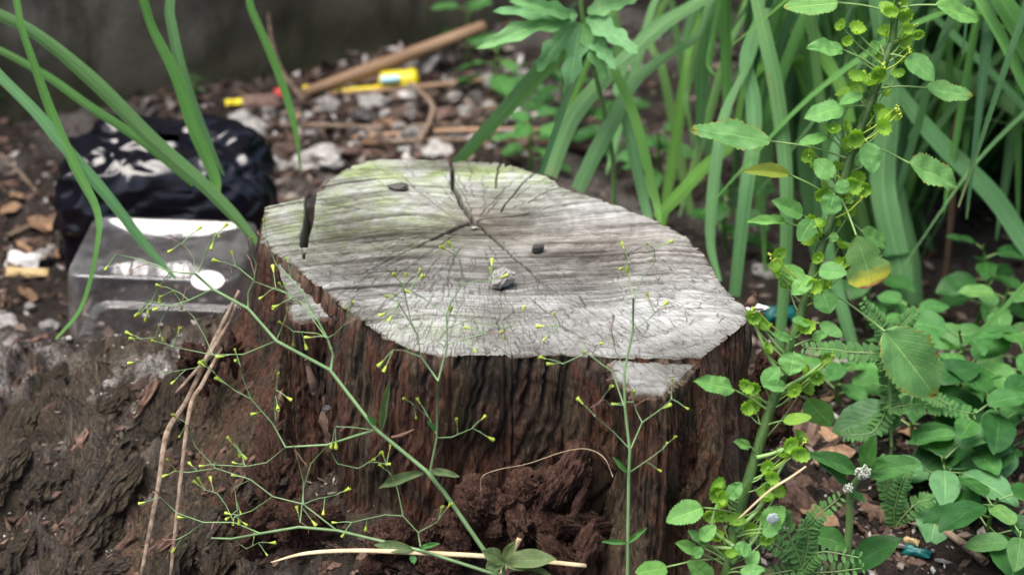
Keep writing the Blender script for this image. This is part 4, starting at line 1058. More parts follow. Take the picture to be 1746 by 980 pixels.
for k, (a, b) in enumerate(CUP):
    y = cl_y(b) + RND.uniform(-0.016, 0.010)
    P = at_y(a, b, y)
    sz = RND.uniform(10, 16) * MPP
    rot = Matrix.Rotation(RND.uniform(-.9, .9), 4, 'Y') @ Matrix.Rotation(RND.uniform(-0.1, 1.5), 4, 'X') @ Matrix.Rotation(RND.uniform(0, 6.28), 4, 'Z')
    o = link('bract', cups[k % 4], None, cl)
    o.matrix_basis = mw = Matrix.Translation(P) @ rot @ Matrix.Diagonal((sz, sz, sz, 1))
    hd = np.hypot(stem_c[:, 0] - P.x, stem_c[:, 1] - P.y)
    s0 = Vector(stem_c[np.argmin(np.abs(stem_c[:, 2] - (P.z - 0.75 * hd - .003)) + 0.3 * hd)])
    if (s0 - P).length < 0.06:
        tube('bract_stalk', [s0, s0.lerp(P, 0.5) + Vector((0, -.002, -.002)), P], [0.0007, 0.0005], M['petiole'], o, 5, 6, mw)
    if k % 3 == 0:
        f = link('fruit', fruit, None, o, mw)
        f.matrix_basis = Matrix.Translation(P + rot @ Vector((0, 0, sz * 0.5))) @ Matrix.Diagonal((sz * .22, sz * .22, sz * .22, 1))
# pale flower tips
for a, b in [(1562, 45), (1551, 85), (1506, 113), (1473, 125), (1530, 185), (1536, 195), (1383, 255), (1388, 391), (1468, 340), (1313, 436), (1320, 447), (1413, 485), (1284, 528), (1420, 606), (1372, 750), (1451, 447)]:
    geos = []
    for q in range(7):
        P = np.array(at_y(a + RND.uniform(-3, 3), b + RND.uniform(-6, 6), cl_y(b) - 0.014 + RND.uniform(-.003, .003)))
        r = 0.0011 * RND.uniform(0.6, 1.2)
        th = [(r, 0, 0), (-r, 0, 0), (0, r, 0), (0, -r, 0), (0, 0, r), (0, 0, -r)]
        geos.append((np.array(th) + P, [(0, 2, 4), (2, 1, 4), (1, 3, 4), (3, 0, 4), (2, 0, 5), (1, 2, 5), (3, 1, 5), (0, 3, 5)]))
    P = Vector(geos[0][0][0])
    hd = np.hypot(stem_c[:, 0] - P.x, stem_c[:, 1] - P.y)
    s0 = Vector(stem_c[np.argmin(np.abs(stem_c[:, 2] - (P.z - 0.8 * hd - .004)) + 0.3 * hd)])
    if (s0 - P).length < 0.08: geos.append(tube_geo([s0, s0.lerp(P, .5) + Vector((0, -.002, -.002)), P], [0.0006, 0.0004], 4, 6))
    V, F = join(geos)
    link('flower_spike', mesh('flower_spike', V, F), M['white_flower'] if False else M['bud'], cl)
# lower side branches of the copperleaf
for pts in [[(1255, 905), (1300, 860), (1330, 800), (1360, 760)], [(1290, 780), (1320, 772), (1350, 758)], [(1334, 640), (1312, 610), (1292, 565), (1286, 545)], [(1250, 930), (1215, 900), (1225, 850)], [(1248, 935), (1195, 930)], [(1340, 660), (1375, 640), (1410, 612)], [(1248, 960), (1290, 915), (1300, 880)]]:
    tube('side_branch', [at_y(a, b, cl_y(b) - 0.006) for a, b in pts], [0.0018, 0.0011], M['petiole'], cl, 6, 14)

# ------------------------------------------------------------------ wispy panicle weeds in front of the stump
import bmesh
def bud_mesh():
    V, F = tube_geo([(0, 0, 0), (0, 0, 0.35), (0, 0, 0.8), (0, 0, 1.0)], [0.10, 0.2, 0.30, 0.18], 6, 6, False) if False else tube_geo([(0, 0, z) for z in (0, .3, .65, .9, 1.0)], [0.05, 0.11, 0.20, 0.27, 0.22], 6, 5, False)
    return mesh('bud', V, F)
budm = bud_mesh(); budm.materials.append(M['bud'])
def poly_at(P, n):
    P = np.array([tuple(p) for p in P]); L = np.r_[0, np.cumsum(np.linalg.norm(np.diff(P, axis=0), axis=1))]
    q = np.linspace(0, L[-1], n)
    return np.stack([np.interp(q, L, P[:, k]) for k in range(3)], -1)
def panicle(base_px, name, label, yfun, branches, leaves, tips=1):
    rootp = at_y(*base_px, yfun(*base_px))
    rootp.z = gz(rootp.x, rootp.y)
    t = thing(name, rootp, label, 'weed', 'wispy flowering weeds in front of the stump')
    for bi, (r0, r1, pts) in enumerate(branches):
        P = [at_y(a, b, yfun(a, b) + (0.006 * math.sin(bi * 2.1) * q / max(1, len(pts) - 1))) for q, (a, b) in enumerate(pts)]
        if bi == 0: P = [rootp - Vector((0, 0, .004))] + P
        tube('stem', P, [r0 * .85, r1 * .85], M['wisp'], t, 6, None, None, False)
        if r1 > 0.0007: continue
        # fine pedicels with buds along the last third
        C = poly_at(P, 30)
        ends = [29, 29, 29] if tips > 1 else [29, 29]
        ends += [RND.randint(12, 28) for _ in range(tips)]
        for e in ends:
            s0 = Vector(C[e])
            d = Vector(C[e] - C[max(0, e - 4)]).normalized()
            off = (d * RND.uniform(0.3, 1.0) + Vector((RND.uniform(-1, 1), RND.uniform(-.5, .5), RND.uniform(-1, 1)))).normalized()
            ln = RND.uniform(0.005, 0.014)
            e1 = s0 + off * ln
            red = RND.random() < 0.22
            pd = tube('pedicel', [s0, s0.lerp(e1, .5) + Vector((0, 0, .0006)), e1], [0.00042, 0.00032], M['wisp_red'] if red else M['wisp'], t, 4, 5)
            if red:
                for q in range(2):
                    o2 = (off + Vector((RND.uniform(-1, 1), RND.uniform(-.5, .5), RND.uniform(-1, 1))) * .8).normalized()
                    tube('pedicel', [e1, e1 + o2 * ln * 0.5], [0.00030, 0.00022], M['wisp_red'], pd, 4, 3, Matrix.Translation((0, 0, 0)))
                continue
            L = RND.uniform(0.0040, 0.0068)
            bd = link('bud', budm, None, t)
            bd.matrix_basis = Matrix.Translation(e1) @ off.to_track_quat('Z', 'Y').to_matrix().to_4x4() @ Matrix.Diagonal((L, L, L, 1))
    for b, tp, w, mt in leaves:
        put_leaf(t, LV['la'][RND.randint(0, 2)], M[mt], at_y(*b, yfun(*b) - .002), at_y(*tp, yfun(*tp) - .008), w * MPP, (RND.uniform(-.3, .3), -.7, .7))
    return t
def yA(px, py): return -0.250 + 0.11 * max(0.0, min(1.0, (852 - px) / 620.0))
T1, T2, T3 = 0.0014, 0.00072, 0.00042
panicle((852, 990), 'wispy_weed', 'wispy green weed leaning far left across the stump front', yA, [
    (0.0023, 0.0012, [(852, 985), (825, 937), (758, 840), (726, 802), (640, 731), (562, 630), (471, 581), (423, 526), (363, 493), (333, 467)]),
    (T2, T3, [(333, 467), (290, 463), (239, 442), (198, 434)]), (T2, T3, [(338, 465), (352, 430), (364, 404), (368, 396)]), (T3, .0004, [(333, 467), (330, 440), (320, 425), (310, 415)]),
    (T3, .0004, [(290, 463), (270, 490), (255, 520)]), (T2, T3, [(363, 493), (322, 512), (290, 522), (252, 512)]), (T3, .0004, [(290, 522), (275, 545), (265, 575), (240, 578)]), (T3, .0004, [(322, 512), (308, 500), (290, 492)]),
    (T2, T3, [(471, 581), (415, 604), (363, 605), (295, 591)]), (T3, .0004, [(363, 605), (345, 625), (280, 636), (240, 615)]), (T3, .0004, [(363, 605), (350, 575), (330, 540), (310, 520)]),
    (T2, T3, [(423, 526), (423, 500), (433, 478), (437, 450), (425, 425)]), (T3, .0004, [(433, 478), (405, 455), (390, 450)]),
    (0.0012, T3, [(564, 632), (568, 604), (558, 576), (541, 545), (516, 500), (490, 470), (470, 450), (455, 410)]), (T3, .0004, [(558, 576), (570, 570), (585, 555), (593, 540)]), (T3, .0004, [(558, 576), (540, 568), (500, 565)]),
    (T3, .0004, [(541, 545), (520, 520), (490, 500), (470, 490)]), (T3, .0004, [(471, 581), (480, 560), (490, 530), (495, 510)]), (T3, .0004, [(434, 480), (486, 499), (520, 526), (555, 574)]),
    (0.0013, 0.0009, [(640, 733), (615, 740), (558, 758), (487, 762)]), (T2, T3, [(487, 762), (465, 722), (428, 680), (412, 640), (410, 625)]), (T3, .0004, [(428, 680), (400, 665), (380, 650), (365, 635)]),
    (T3, .0005, [(487, 762), (455, 788), (418, 795), (365, 792)]), (T3, .0005, [(558, 760), (530, 790), (518, 830), (512, 890)]), (T3, .0004, [(558, 760), (575, 790), (610, 798), (632, 788)]), (T3, .0004, [(418, 795), (412, 775), (400, 755)]),
    (T3, .0004, [(470, 715), (468, 690), (471, 665)]), (T3, .0004, [(640, 733), (600, 728), (572, 727)]),
], [((650, 735), (660, 657), 13, 'leaf_olive'), ((724, 805), (637, 829), 18, 'leaf_olive'), ((732, 803), (779, 808), 14, 'leaf_olive'), ((641, 725), (628, 710), 10, 'leaf_mid')])
panicle((846, 990), 'wispy_weed', 'wispy green weed spreading low and left along the bottom of the stump', lambda a, b: yA(a, b) - 0.012, [
    (0.0018, 0.0010, [(850, 980), (718, 938), (575, 904), (510, 898), (444, 909), (395, 918), (360, 917)]),
    (T2, T3, [(575, 904), (517, 859), (465, 846), (427, 817), (368, 798), (333, 761), (319, 723)]), (T3, .0004, [(368, 798), (320, 805), (300, 803)]),
    (T2, T3, [(444, 909), (399, 890), (347, 890), (302, 874), (274, 848)]), (T3, .0004, [(399, 890), (385, 860), (370, 840), (350, 835)]), (T3, .0004, [(465, 846), (430, 870), (400, 880)]),
    (T3, .0004, [(427, 817), (400, 830), (405, 870)]), (T2, T3, [(718, 938), (713, 907), (687, 879), (678, 834), (659, 793)]), (T3, .0004, [(687, 879), (657, 877), (625, 884), (600, 890)]), (T3, .0004, [(713, 907), (745, 890), (748, 885)]),
    (T3, .0004, [(395, 918), (420, 935), (440, 925)]), (T3, .0004, [(347, 890), (320, 910), (300, 920)]), (T3, .0004, [(517, 859), (540, 850), (575, 843)]), (T3, .0004, [(517, 859), (517, 820), (505, 770)]),
], [((706, 938), (636, 925), 20, 'leaf_olive'), ((715, 935), (745, 925), 10, 'leaf_mid'), ((703, 945), (706, 960), 12, 'leaf_mid')])
panicle((850, 990), 'wispy_weed', 'thin branching weed rising upright before the middle of the stump', lambda a, b: -0.238 - 0.004 * math.sin(a * .05), [
    (0.0014, 0.0009, [(835, 950), (758, 842), (733, 803), (745, 746), (747, 649)]), (T2, T3, [(747, 649), (763, 587), (761, 538), (768, 517), (792, 479), (783, 441)]), (T2, T3, [(747, 649), (718, 608), (711, 569), (680, 517)]),
    (T3, .0004, [(763, 538), (725, 510), (700, 495)]), (T3, .0004, [(785, 490), (815, 478), (838, 480)]), (T3, .0004, [(763, 587), (800, 575), (830, 568)]), (T3, .0004, [(718, 608), (690, 598), (672, 595)]),
    (T3, .0004, [(745, 746), (770, 745), (805, 730)]), (T3, .0004, [(745, 742), (730, 710), (705, 690)]), (T3, .0004, [(711, 569), (700, 545), (688, 490)]), (T3, .0004, [(763, 560), (800, 545), (860, 560), (872, 555)]),
], [((743, 735), (731, 718), 8, 'leaf_mid')])
panicle((1070, 995), 'wispy_weed', 'single straight wispy weed standing before the low step of the stump', lambda a, b: -0.262 + 0.00008 * (980 - b), [
    (0.0017, 0.0009, [(1070, 985), (1072, 809), (1074, 768), (1066, 698), (1064, 637), (1079, 564), (1080, 508)]), (T3, .0004, [(1080, 508), (1071, 467), (1074, 449)]), (T3, .0004, [(1080, 508), (1095, 475), (1117, 446), (1115, 425)]),
    (T2, T3, [(1074, 768), (1095, 720), (1130, 695), (1145, 680)]), (T3, .0004, [(1072, 806), (1110, 780), (1130, 765)]), (T3, .0005, [(1074, 765), (1045, 735), (1015, 710)]), (T2, T3, [(1066, 698), (1044, 633), (999, 602), (960, 620)]),
    (T3, .0004, [(1079, 564), (1105, 545), (1120, 530)]), (T3, .0004, [(1066, 690), (1040, 690), (1028, 678)]), (T3, .0004, [(999, 602), (985, 570), (955, 555)]), (T3, .0004, [(1095, 720), (1085, 700), (1080, 685)]), (T3, .0004, [(1072, 640), (1050, 600), (1042, 560)]),
], [((1070, 925), (1028, 922), 9, 'leaf_mid'), ((1071, 925), (1100, 900), 9, 'leaf_mid'), ((1070, 808), (1048, 780), 8, 'leaf_mid')])
# leaf tuft at the foot of the wispy weeds
tf = at_y(862, 985, -0.262)
tuft = thing('leaf_tuft', (tf.x, tf.y, gz(tf.x, tf.y)), 'small leafy tuft at the bottom centre over the pale straw', 'weed')
tb = Vector((tf.x, tf.y, gz(tf.x, tf.y)))
tube('stem', [tb, at_y(858, 955, -0.262)], [0.002, 0.0014], M['wisp'], tuft, 6, 5)
for t, w in [((828, 938), 28), ((945, 948), 34), ((875, 925), 18), ((830, 965), 26), ((905, 965), 24), ((940, 975), 14)]:
    put_leaf(tuft, LV['la'][RND.randint(0, 2)], M['leaf_olive'], at_y(858, 957, -0.262), at_y(*t, -0.272), w * MPP, (RND.uniform(-.2, .2), -.6, .8))

# ------------------------------------------------------------------ grasses
def wpx(w, y): return w * ((y - CAM.y) / math.cos(PITCH)) / FPX
def blade(parent, pts, w, y0, y1, mat, pre=None, roll=None, base=None):
    P = [at_y(a, b, y0 + (y1 - y0) * k / (len(pts) - 1)) for k, (a, b) in enumerate(pts)]
    ws = [wpx(q, (y0 + y1) / 2) * .82 for q in w]
    if pre is not None:
        P = [Vector(q) for q in pre] + P
        ws = [ws[0] * 0.6] * 1 + [ws[0]] * len(pre) + ws
    me = ribbon_mesh('blade', P, ws, RND.uniform(-.5, .5) if roll is None else roll, RND.uniform(0.08, 0.28), 14 + 4 * len(P), RND.uniform(-.5, .5))
    return link('blade', me, mat, parent)
lb = Vector((-0.80, 0.36, 0.0)); lb.z = gz(lb.x, lb.y)
gl = thing('grass_clump', lb, 'tall grass whose long blades droop in from the left edge', 'grass clump', 'lemongrass clumps')
B_ = M['blade']; BG = M['blade_green']
LB = [([(-45, 0), (60, 58), (160, 140), (260, 240), (340, 310), (400, 370), (440, 417)], (26, 36, 36, 34, 30, 16), .30, .24, B_),
      ([(5, -40), (40, 60), (90, 200), (130, 290), (165, 360), (165, 420), (140, 520), (95, 578)], (16, 24, 24, 18, 12, 10, 6), .26, .12, BG),
      ([(-45, 66), (0, 86), (80, 130), (150, 180), (240, 240), (330, 315)], (14, 17, 18, 18, 12), .36, .30, BG),
      ([(-45, 80), (0, 130), (60, 190), (110, 250), (180, 330), (250, 420), (300, 475)], (22, 24, 24, 20, 5), .24, .18, B_)]
for k, (pts, w, y0, y1, mt) in enumerate(LB):
    a = at_y(*pts[0], y0)
    blade(gl, pts, w, y0, y1, mt, pre=[lb + Vector((k * .01, k * .01, -.005)), lb.lerp(a, 0.35) + Vector((0, 0, 0.28)), lb.lerp(a, .75) + Vector((0, 0, .16))])
lb2 = Vector((-0.10, 0.82, 0.0))
lb2 = Vector((-0.72, 0.62, 0.0)); lb2.z = gz(lb2.x, lb2.y)
gl2 = thing('grass_clump', lb2, 'grass with blades hanging from above over the black bag', 'grass clump', 'lemongrass clumps')
for k, (pts, w, y0, y1, mt) in enumerate([([(222, -40), (260, 50), (300, 130), (330, 220), (365, 300), (372, 345)], (20, 26, 28, 26, 6), .34, .28, BG), ([(278, -40), (290, 30), (310, 120), (345, 220), (382, 300)], (20, 22, 22, 18, 4), .36, .32, B_),
                          ([(405, -40), (430, 20), (465, 100), (490, 170), (505, 230), (513, 292)], (16, 17, 16, 11, 3), .46, .40, BG)]):
    a = at_y(*pts[0], y0)
    blade(gl2, pts, w, y0, y1, mt, pre=[lb2 + Vector((k * .012, 0, -.005)), lb2.lerp(a, 0.4) + Vector((0, 0, 0.30)), lb2.lerp(a, .8) + Vector((0, 0, .12))])

rb = Vector((0.42, 0.62, 0.0)); rb.z = gz(rb.x, rb.y)
gr = thing('grass_clump', rb, 'broad bladed grass drooping behind the right side of the stump', 'grass clump', 'lemongrass clumps')
rb2 = Vector((0.74, 0.55, 0.0)); rb2.z = gz(rb2.x, rb2.y)
gr2 = thing('grass_clump', rb2, 'tall grass standing at the right edge behind the copperleaf', 'grass clump', 'lemongrass clumps')
RB = [  # points, widths, y near/far, parent, material, rooted end ('top' = comes down from above)
    ([(1075, -30), (1000, 45), (930, 115), (860, 190), (778, 280)], (20, 44, 46, 40, 30), .42, .36, gr, B_),
    ([(1230, -30), (1197, 0), (1132, 42), (1062, 104), (1020, 145), (972, 208), (937, 300)], (24, 30, 32, 34, 30), .50, .36, gr, B_),
    ([(1190, 60), (1145, 90), (1083, 139), (1045, 208), (1015, 262), (985, 325)], (16, 26, 34, 34, 30), .48, .34, gr, B_),
    ([(1020, 60), (1038, 100), (1062, 149), (1090, 225), (1118, 340), (1125, 380)], (18, 22, 22, 18, 10), .42, .30, gr, BG),
    ([(1055, 140), (1062, 173), (1076, 243), (1100, 350), (1110, 390)], (16, 22, 24, 20, 12), .46, .34, gr, B_),
    ([(1232, -40), (1229, 0), (1215, 70), (1208, 111), (1222, 132)], (14, 15, 15, 9, 2), .46, .42, gr, BG),
    ([(1215, -40), (1211, 0), (1194, 62), (1173, 146), (1171, 190), (1194, 262)], (16, 17, 16, 12, 6, 2), .52, .46, gr, B_),
    ([(1280, -50), (1291, 0), (1305, 62), (1322, 139), (1336, 243), (1342, 340), (1338, 480), (1328, 600)], (28, 34, 36, 34, 30, 26, 22), .44, .30, gr, B_),
    ([(1330, -30), (1290, 45), (1272, 104), (1284, 173), (1284, 243), (1270, 340), (1252, 505)], (22, 28, 32, 30, 28, 22), .50, .34, gr, B_),
    ([(1280, 100), (1257, 146), (1236, 194), (1225, 250), (1214, 340), (1212, 420), (1228, 480)], (14, 20, 24, 24, 18, 8), .44, .32, gr, B_),
    ([(1250, 240), (1208, 278), (1166, 323), (1120, 372)], (20, 26, 26, 20), .50, .38, gr, BG),
    ([(1660, -40), (1673, 0), (1708, 60), (1746, 139), (1800, 240)], (40, 48, 50, 46), .34, .26, gr2, BG),
    ([(1500, 100), (1538, 163), (1597, 236), (1694, 333), (1746, 410), (1800, 480)], (34, 44, 48, 46, 40), .52, .40, gr2, B_),
    ([(1560, 70), (1607, 118), (1701, 167), (1760, 205)], (24, 32, 32, 28), .62, .56, gr2, B_),
    ([(1560, 0), (1594, 28), (1666, 97), (1746, 180), (1790, 230)], (20, 28, 28, 24), .56, .50, gr2, B_),
    ([(1500, -30), (1510, 100), (1514, 190), (1505, 300), (1514, 369), (1535, 456), (1545, 560)], (34, 46, 52, 52, 48, 36), .50, .40, gr2, B_),
    ([(1530, 250), (1540, 352), (1559, 439), (1571, 560)], (24, 30, 30, 22), .56, .48, gr2, B_),
    ([(1410, 380), (1424, 473), (1441, 543), (1470, 640)], (22, 26, 26, 18), .40, .34, gr, B_),
    ([(1340, -20), (1368, 17), (1406, 97), (1434, 149), (1450, 210)], (20, 25, 26, 22), .52, .46, gr, BG),
    ([(1800, 430), (1746, 487), (1701, 536), (1639, 590)], (12, 11, 9, 5), .22, .16, gr2, BG),
    ([(1620, 240), (1625, 321), (1614, 456), (1600, 540)], (16, 20, 18, 14), .56, .50, gr2, M['deadleaf']),
    ([(1700, -30), (1746, 60), (1790, 150)], (40, 52, 46), .30, .26, gr2, BG),
    ([(1445, 60), (1440, 160), (1452, 300), (1480, 420)], (26, 36, 40, 30), .62, .56, gr, B_),
    ([(1395, 120), (1370, 240), (1385, 380), (1400, 480)], (20, 28, 28, 20), .66, .60, gr, B_),
]
for k, (pts, w, y0, y1, par, mt) in enumerate(RB):
    a = at_y(*pts[0], y0)
    r0 = par.location
    blade(par, pts, w, y0, y1, mt, pre=[r0 + Vector((RND.uniform(-.05, .05), RND.uniform(-.03, .05), -.005)), r0.lerp(a, 0.45) + Vector((RND.uniform(-.02, .02), 0.07, max(0.10, (a.z) * .6))), r0.lerp(a, .85) + Vector((0, .03, .09))])
for k in range(46):
    x0 = RND.uniform(1030, 1760); y0p = RND.uniform(-60, 130); y0 = RND.uniform(.46, .80)
    ln = RND.uniform(180, 420); dx = RND.gauss(-30, 60); w0 = RND.uniform(12, 24)
    if x0 + dx < 1120: ln = min(ln, 240)
    pts = [(x0 - dx * .3, y0p - 60), (x0, y0p), (x0 + dx * .45, y0p + ln * .45), (x0 + dx * .8, y0p + ln * .8), (x0 + dx, y0p + ln)]
    par = gr if x0 < 1400 else gr2
    a = at_y(*pts[0], y0)
    r0 = par.location
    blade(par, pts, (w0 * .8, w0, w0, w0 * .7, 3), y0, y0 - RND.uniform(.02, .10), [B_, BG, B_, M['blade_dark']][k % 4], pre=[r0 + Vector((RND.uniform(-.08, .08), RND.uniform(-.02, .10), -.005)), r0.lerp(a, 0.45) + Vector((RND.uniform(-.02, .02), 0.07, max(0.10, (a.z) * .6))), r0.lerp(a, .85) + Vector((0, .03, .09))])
# fuller clumps: shared blade meshes
fill = []
for k in range(14):
    ln = RND.uniform(0.5, 0.85); hgt = RND.uniform(0.35, 0.60); drp = RND.uniform(-0.1, 0.35)
    P = [(0, 0, -.01), (ln * .10, 0, hgt * .55), (ln * .32, 0.01, hgt), (ln * .6, 0.0, hgt * (0.9 - drp * .4)), (ln * .85, -.01, hgt * (0.6 - drp))]
    Pn = catmull(P, 24); s = np.linspace(0, 1, 24); w = np.interp(s, [0, .3, .7, 1], [0.010, 0.016, 0.013, 0.002])
    V = []; UV = []
    for c in (-1, 0, 1):
        V.append(Pn + np.array([0, 1, 0]) * (w * .5 * c)[:, None] + np.array([0, 0, 1]) * (w * .2 * abs(c))[:, None]); UV.append(np.stack([s, np.full(24, (c + 1) / 2)], -1))
    me = quads_mesh('blade', np.stack(V, 1).reshape(-1, 3), grid_faces(24, 3), True, uv=np.stack(UV, 1).reshape(-1, 2))
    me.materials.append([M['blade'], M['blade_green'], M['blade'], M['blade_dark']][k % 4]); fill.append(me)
clumps = [(gr, rb, 34), (gr2, rb2, 40)]
for (x, y), lab in [((0.44, 1.02), 'dim far grass clump in the shade behind the lobed leaf weed'), ((0.66, 1.12), 'dark far grass clump behind the middle of the drooping grass'), ((0.90, 0.98), 'far grass clump in the shade at the top right corner'), ((0.36, 0.82), 'shaded grass clump between the broad blades behind the stump'), ((0.56, 0.86), 'shaded grass clump right behind the copperleaf top'), ((0.80, 0.80), 'shaded grass clump near the right edge behind the tall blades')]:
    p = Vector((x, y, gz(x, y)))
    clumps.append((thing('grass_clump', p, lab, 'grass clump', 'lemongrass clumps'), p, 64))
for par, p, n in clumps:
    for k in range(n):
        o = link('blade', fill[RND.randint(0, 13)] if par in (gr, gr2) or k % 5 == 0 else fill[RND.choice((3, 7, 11))], None, par)  # far clumps mostly take the darkened blades, so their shade is partly painted
        a = RND.uniform(-.4, 3.3) if par == gr2 else RND.uniform(-.9, 1.9) if p.x < .5 and par != gr else RND.uniform(0, 6.28) if par != gr else RND.uniform(-.3, 2.0)
        r = RND.uniform(0, 0.07)
        sc = RND.uniform(0.75, 1.15) if k % 3 else RND.uniform(.4, .7)
        o.matrix_basis = Matrix.Translation(p + Vector((math.cos(a) * r, math.sin(a) * r, 0))) @ Matrix.Rotation(a + RND.uniform(-.4, .4), 4, 'Z') @ Matrix.Rotation(RND.uniform(-.35, .3), 4, 'Y') @ Matrix.Diagonal((sc, sc, sc, 1))

# ------------------------------------------------------------------ other weeds
def weed(px, py, h, n, L, kind, mt, label, wr=0.62, spread=1.0, lean=0.0, ybase=None, group=None, upright=0.35):
    p = on_ground(px, py) if ybase is None else Vector((at_y(px, py, ybase).x, ybase, gz(at_y(px, py, ybase).x, ybase)))
    t = thing('broadleaf_weed', p, label, 'weed', group)
    top = p + Vector((lean * h, RND.uniform(-.1, .1) * h, h))
    pts = [p - Vector((0, 0, .006)), p.lerp(top, .5) + Vector((RND.uniform(-.1, .1) * h, 0, 0)), top]
    tube('stem', pts, [0.0028, 0.0014], M['stem'], t, 6, 10)
    C = catmull(pts, 20)
    for k in range(n):
        f = 0.25 + 0.75 * (k + .5) / n
        s0 = Vector(C[int(f * 19)])
        a = k * 2.4 + RND.uniform(-.4, .4)
        ll = L * RND.uniform(.7, 1.15) * (1.1 - 0.35 * f)
        d = Vector((math.cos(a), math.sin(a), upright + RND.uniform(-.35, .35))).normalized()
        b = s0 + d * ll * 0.35 * spread
        tip = b + (d + Vector((0, 0, -.35))).normalized() * ll
        if tip.z < gz(tip.x, tip.y) + .004: tip.z = gz(tip.x, tip.y) + .006
        if b.z < gz(b.x, b.y) + .003: b.z = gz(b.x, b.y) + .005
        me = LV[kind][k % len(LV[kind])]
        o, mw = put_leaf(t, me, M[mt], b, tip, ll * wr * RND.uniform(.85, 1.1), (RND.uniform(-.3, .3), RND.uniform(-.5, .1), .9))
        tube('petiole', [s0, s0.lerp(b, .5), b], [0.0009, 0.0007], M['petiole'], o, 4, 5, mw)
    return t
GW = 'low broadleaf weeds at the right'
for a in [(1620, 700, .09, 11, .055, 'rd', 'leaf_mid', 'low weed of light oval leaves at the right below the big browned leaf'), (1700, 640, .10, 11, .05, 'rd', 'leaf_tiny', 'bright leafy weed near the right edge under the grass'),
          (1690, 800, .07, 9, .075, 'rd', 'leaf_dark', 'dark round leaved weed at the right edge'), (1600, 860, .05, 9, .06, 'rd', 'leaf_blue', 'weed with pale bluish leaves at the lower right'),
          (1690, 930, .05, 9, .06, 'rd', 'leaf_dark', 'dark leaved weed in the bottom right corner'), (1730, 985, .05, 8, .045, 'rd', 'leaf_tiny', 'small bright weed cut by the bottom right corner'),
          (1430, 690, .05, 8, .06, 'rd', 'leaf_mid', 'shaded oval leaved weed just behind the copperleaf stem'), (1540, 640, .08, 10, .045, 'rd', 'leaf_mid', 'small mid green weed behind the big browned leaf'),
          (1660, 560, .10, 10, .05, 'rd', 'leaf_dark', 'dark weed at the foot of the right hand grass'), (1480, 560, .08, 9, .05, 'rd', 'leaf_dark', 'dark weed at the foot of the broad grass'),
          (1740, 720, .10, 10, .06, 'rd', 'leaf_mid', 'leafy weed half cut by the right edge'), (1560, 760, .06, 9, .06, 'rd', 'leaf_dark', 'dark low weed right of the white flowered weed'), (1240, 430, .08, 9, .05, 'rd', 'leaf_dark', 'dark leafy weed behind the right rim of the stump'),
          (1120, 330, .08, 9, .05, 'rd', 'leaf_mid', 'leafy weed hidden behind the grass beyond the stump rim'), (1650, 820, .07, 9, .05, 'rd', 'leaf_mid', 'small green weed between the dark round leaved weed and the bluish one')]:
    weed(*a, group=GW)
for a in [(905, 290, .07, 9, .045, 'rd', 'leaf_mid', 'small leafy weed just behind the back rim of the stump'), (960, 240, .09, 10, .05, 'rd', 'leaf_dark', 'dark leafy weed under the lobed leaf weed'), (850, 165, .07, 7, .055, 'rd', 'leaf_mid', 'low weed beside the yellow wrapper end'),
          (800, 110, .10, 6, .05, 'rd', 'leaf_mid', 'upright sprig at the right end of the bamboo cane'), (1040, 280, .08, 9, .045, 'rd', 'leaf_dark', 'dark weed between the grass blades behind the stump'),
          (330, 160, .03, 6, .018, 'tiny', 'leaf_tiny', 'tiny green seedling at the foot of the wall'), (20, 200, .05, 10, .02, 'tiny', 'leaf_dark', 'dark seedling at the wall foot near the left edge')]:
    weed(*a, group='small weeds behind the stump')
# lobed leaf weed at the top
lp = Vector((0.10, 0.42, gz(0.10, 0.42)))
lw = thing('lobed_leaf_weed', lp, 'weed with large pale lobed leaves behind the stump at the top', 'weed')
ltop = at_y(1000, -70, lp.y - 0.05); hub = at_y(993, 30, lp.y - 0.05)
tube('stem', [lp - Vector((0, 0, .005)), lp.lerp(hub, .5) + Vector((.02, .02, 0)), hub, ltop], [0.003, 0.0024, 0.002], M['petiole'], lw, 6, 18)
for b, t, w in [((985, 25), (815, 65), 70), ((985, 28), (850, 5), 60), ((1000, 30), (1088, 80), 66), ((998, 35), (1035, 135), 62), ((985, 38), (905, 120), 70), ((980, 30), (885, -10), 60), ((1000, 22), (1085, -10), 56), ((990, 40), (965, 170), 60), ((1000, -40), (900, -50), 60), ((1000, -40), (1090, -40), 60), ((1005, 60), (1050, 110), 50)]:
    yb = lp.y - .05
    put_leaf(lw, LV['big'][RND.randint(0, 2)], M['leaf_blue'], at_y(*b, yb - .005), at_y(*t, yb - RND.uniform(0, .05)), wpx(w * .8, yb), (RND.uniform(-.2, .2), -.6, .8))
